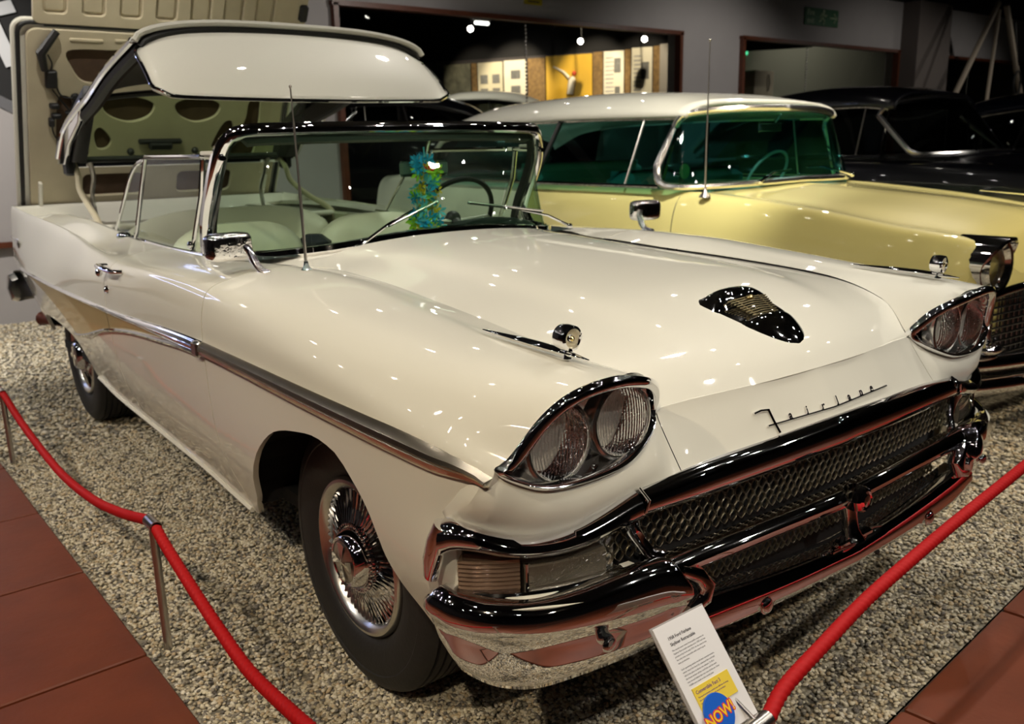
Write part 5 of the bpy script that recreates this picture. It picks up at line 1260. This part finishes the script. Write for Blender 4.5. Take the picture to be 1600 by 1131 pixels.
yb_ = MB().tube([(.25-.18*(abs(y)/.95)**2.5, y, .33) for y in np.linspace(-.97, .97, 41)], .050, 12, .8).tube([(.26-.18*(abs(y)/.95)**2.5, y, .23) for y in np.linspace(-.93, .93, 41)], .050, 12, .9).out('front_bumper', CHROME, yc)
for s in (-1, 1):
    MB().ball((.27, s*.52, .36), .09, .07, .07).out('bumper_guard', CHROME, yb_); MB().tube([(.27, s*.52, .36), (.28, s*.52, .20)], [.04, .05], 12).out('guard_foot', CHROME, yb_)
    MB().ball((.13, s*.82, .40), .05, .08, .030).out('parking_lamp', CHROME, yb_)
# seam, belt moulding, wipers, aerial, interior of the yellow car
MB().tube([(-1.66, -(float(np.interp(z, [p[1] for p in ysec(-1.66)[:17]], [p[0] for p in ysec(-1.66)[:17]]))+.001), z) for z in np.linspace(.4, 1.03, 16)], .003, 4).out('door_seam', SEAL, yc)
for (a, b_, c) in (((-1.42, -.45, 1.10), (-1.48, -.25, 1.145), (-1.50, -.03, 1.155)), ((-1.52, .70, 1.10), (-1.56, .42, 1.16), (-1.56, .22, 1.165))):
    MB().tube([a, b_, c], [.010, .008, .006], 8).ball(a, .016).out('wiper', CHROME, yc)
MB().rev([(.0001, .05), (.008, .045), (.012, .02), (.03, .004), (.034, -.01)], (-1.46, -.90, 1.04), 'z', 14).tube([(-1.46, -.90, 1.08), (-1.44, -.92, 1.5), (-1.43, -.93, 1.86)], [.006, .004, .003], 6).ball((-1.43, -.93, 1.87), .008).out('aerial', STEEL, yc)
TEALM = mat('teal_interior', (.03, .14, .13), .5); TEALS = mat('pale_teal_seat', (.22, .42, .36), .5)
boxobj('dashboard', (-1.68, 0, 1.03), (.22, 1.5, .12), TEALM, yc, .03)
for y in (-.36, .36): boxobj('seat_back', (-2.45, y, .95), (.16, .66, .42), TEALM, yc, .06)
boxobj('rear_seat_back', (-3.45, 0, 1.0), (.16, 1.3, .42), TEALS, yc, .06)
MB().grid([[tuple(frame3((-1.98, .38, 1.10), (0, 1, 0), (.5, 0, .86)) @ Vector(((.19+.010*math.cos(b_))*math.cos(a), (.19+.010*math.cos(b_))*math.sin(a), .010*math.sin(b_)))) for b_ in np.linspace(0, 2*PI, 7)[:-1]] for a in np.linspace(0, 2*PI, 33)], True).out('steering_wheel', TEALS, yc)
MB().box((-1.78, .12, 1.42), (.02, .24, .06), None, .008).tube([(-1.74, .12, 1.45), (-1.70, .12, 1.50)], .006, 6).out('rear_view_mirror', CHROMER, yc)
MB().rev([(.0001, .001), (.045, .001)], (-1.70, -.80, 1.17), 'x', 20).out('round_sticker', mat('green_sticker', (.10, .20, .05), .5), yc)
for y in (-.34, .34):
    MB().tube([(-1.75, y, .97), (-1.9, y, .9)], .01, 6).out('dash_bracket', CHROMER, yc)
# black saloons further right
def dark_car(name, label, oy, ox, paint, s_=1.0):
    kx = [-5.3, -4.8, -3.4, -2.1, -1.0, -.2, .35, .5]
    keys = [([.78, .84, .88, .88, .88, .88, .84, .78], [.45, .40, .36, .34, .34, .36, .42, .46]),
     ([.84, .92, .95, .95, .95, .94, .90, .84], [.62, .60, .60, .60, .60, .60, .62, .64]),
     ([.84, .92, .95, .96, .96, .95, .90, .84], [.84, .86, .90, .92, .90, .86, .80, .76]),
     ([.74, .84, .88, .90, .90, .89, .85, .80], [1.0, 1.06, 1.10, 1.10, 1.06, 1.0, .93, .88]),
     ([.62, .70, .76, .78, .76, .74, .72, .70], [1.02, 1.10, 1.16, 1.15, 1.09, 1.02, .95, .88]),
     ([.45, .52, .60, .60, .56, .52, .50, .48], [1.03, 1.12, 1.17, 1.16, 1.11, 1.05, .98, .86]),
     ([.2, .25, .3, .3, .3, .3, .3, .3], [1.04, 1.13, 1.18, 1.19, 1.16, 1.12, 1.04, .80]),
     ([0]*8, [1.04, 1.13, 1.18, 1.20, 1.18, 1.14, 1.05, .80])]
    c_, K_, _ = sedan(name, label, (ox, oy, 0), kx, keys, paint,
      dict(x=[-4.4, -4.0, -3.4, -2.9, -2.45, -2.15], zc=[1.32, 1.58, 1.74, 1.77, 1.75, 1.69], zs=[1.22, 1.42, 1.56, 1.60, 1.60, 1.56], w=[.55, .66, .72, .74, .73, .70], gx=(-3.9, -2.2), belt=(1.19, 1.19)),
      paint, DARKG, (-.5, -4.1), dict(top=[(-2.28, .72, 1.52), (-2.24, .70, 1.58), (-2.16, .62, 1.63), (-2.06, .3, 1.665), (-2.04, 0, 1.67)], bot=[(-1.98, .80, 1.26), (-1.92, .80, 1.21), (-1.82, .72, 1.195), (-1.66, .35, 1.20), (-1.62, 0, 1.21)]), dark=True)
    for y in (-.3, .35): MB().tube([(-1.62, y, 1.215), (-1.75, y+.18, 1.27), (-1.80, y+.36, 1.30)], [.012, .008, .006], 6).out('wiper', CHROME, c_)
    for s in (-1, 1):
        MB().rev([(.11, -.05), (.12, 0), (.10, .03), (.06, .04), (.0001, .045)], (.50, s*.72, .80), 'x', 22).out('headlamp', CHROME, c_)
    MB().tube([(.62-.2*(abs(y)/.95)**2.5, y, .48) for y in np.linspace(-.95, .95, 31)], .06, 10).out('front_bumper', CHROME, c_)
    gb = MB()
    for i in range(6): gb.tube([(.52, -.5, .56+.05*i), (.56, 0, .56+.05*i), (.52, .5, .56+.05*i)], .012, 6)
    gb.out('grille_bars', CHROME, c_)
    return c_
dark_car('black_saloon', 'glossy black saloon with a chrome-edged windscreen, just beyond the yellow car', 6.15, -.0, BLACK_P)
dark_car('dark_blue_saloon', 'blue-black saloon partly out of frame at the far right', 9.1, .75, BLUE_P)
# cars in the hall on their low platforms
tag(boxobj('display_platform', (-11.65, 6.8, .38), (2.3, 4.0, .76), WALLDK), 'dark platform under the white-roofed car in the hall', 'platform')
tag(boxobj('display_platform', (-8.75, 4.4, .30), (3.4, 4.4, .60), WALLDK), 'low dark platform under the dark car in the hall', 'platform')
def hall_car(name, label, loc, body, roofm, rot, sc=1.0):
    c_ = dark_car(name, label, 0, 0, body); c_.location = loc; c_.rotation_euler = (0, 0, rot); c_.scale = (sc, sc, sc)
    for ch in c_.children:
        if ch.name.startswith('roof') or ch.name.startswith('body'):
            if ch.name.startswith('roof') and roofm: ch.data.materials[0] = roofm
    return c_
hall_car('white_roofed_car', 'small car with a rounded white roof in the hall behind the first window', (-12.9, 6.1, .76), BLACK_P, WHITE_P, math.radians(230), .86)
hall_car('dark_hall_car', 'dark polished car in the hall, seen low behind the lifted roof flap', (-10.0, 2.8, .60), BLACK_P, None, math.radians(230), .80)
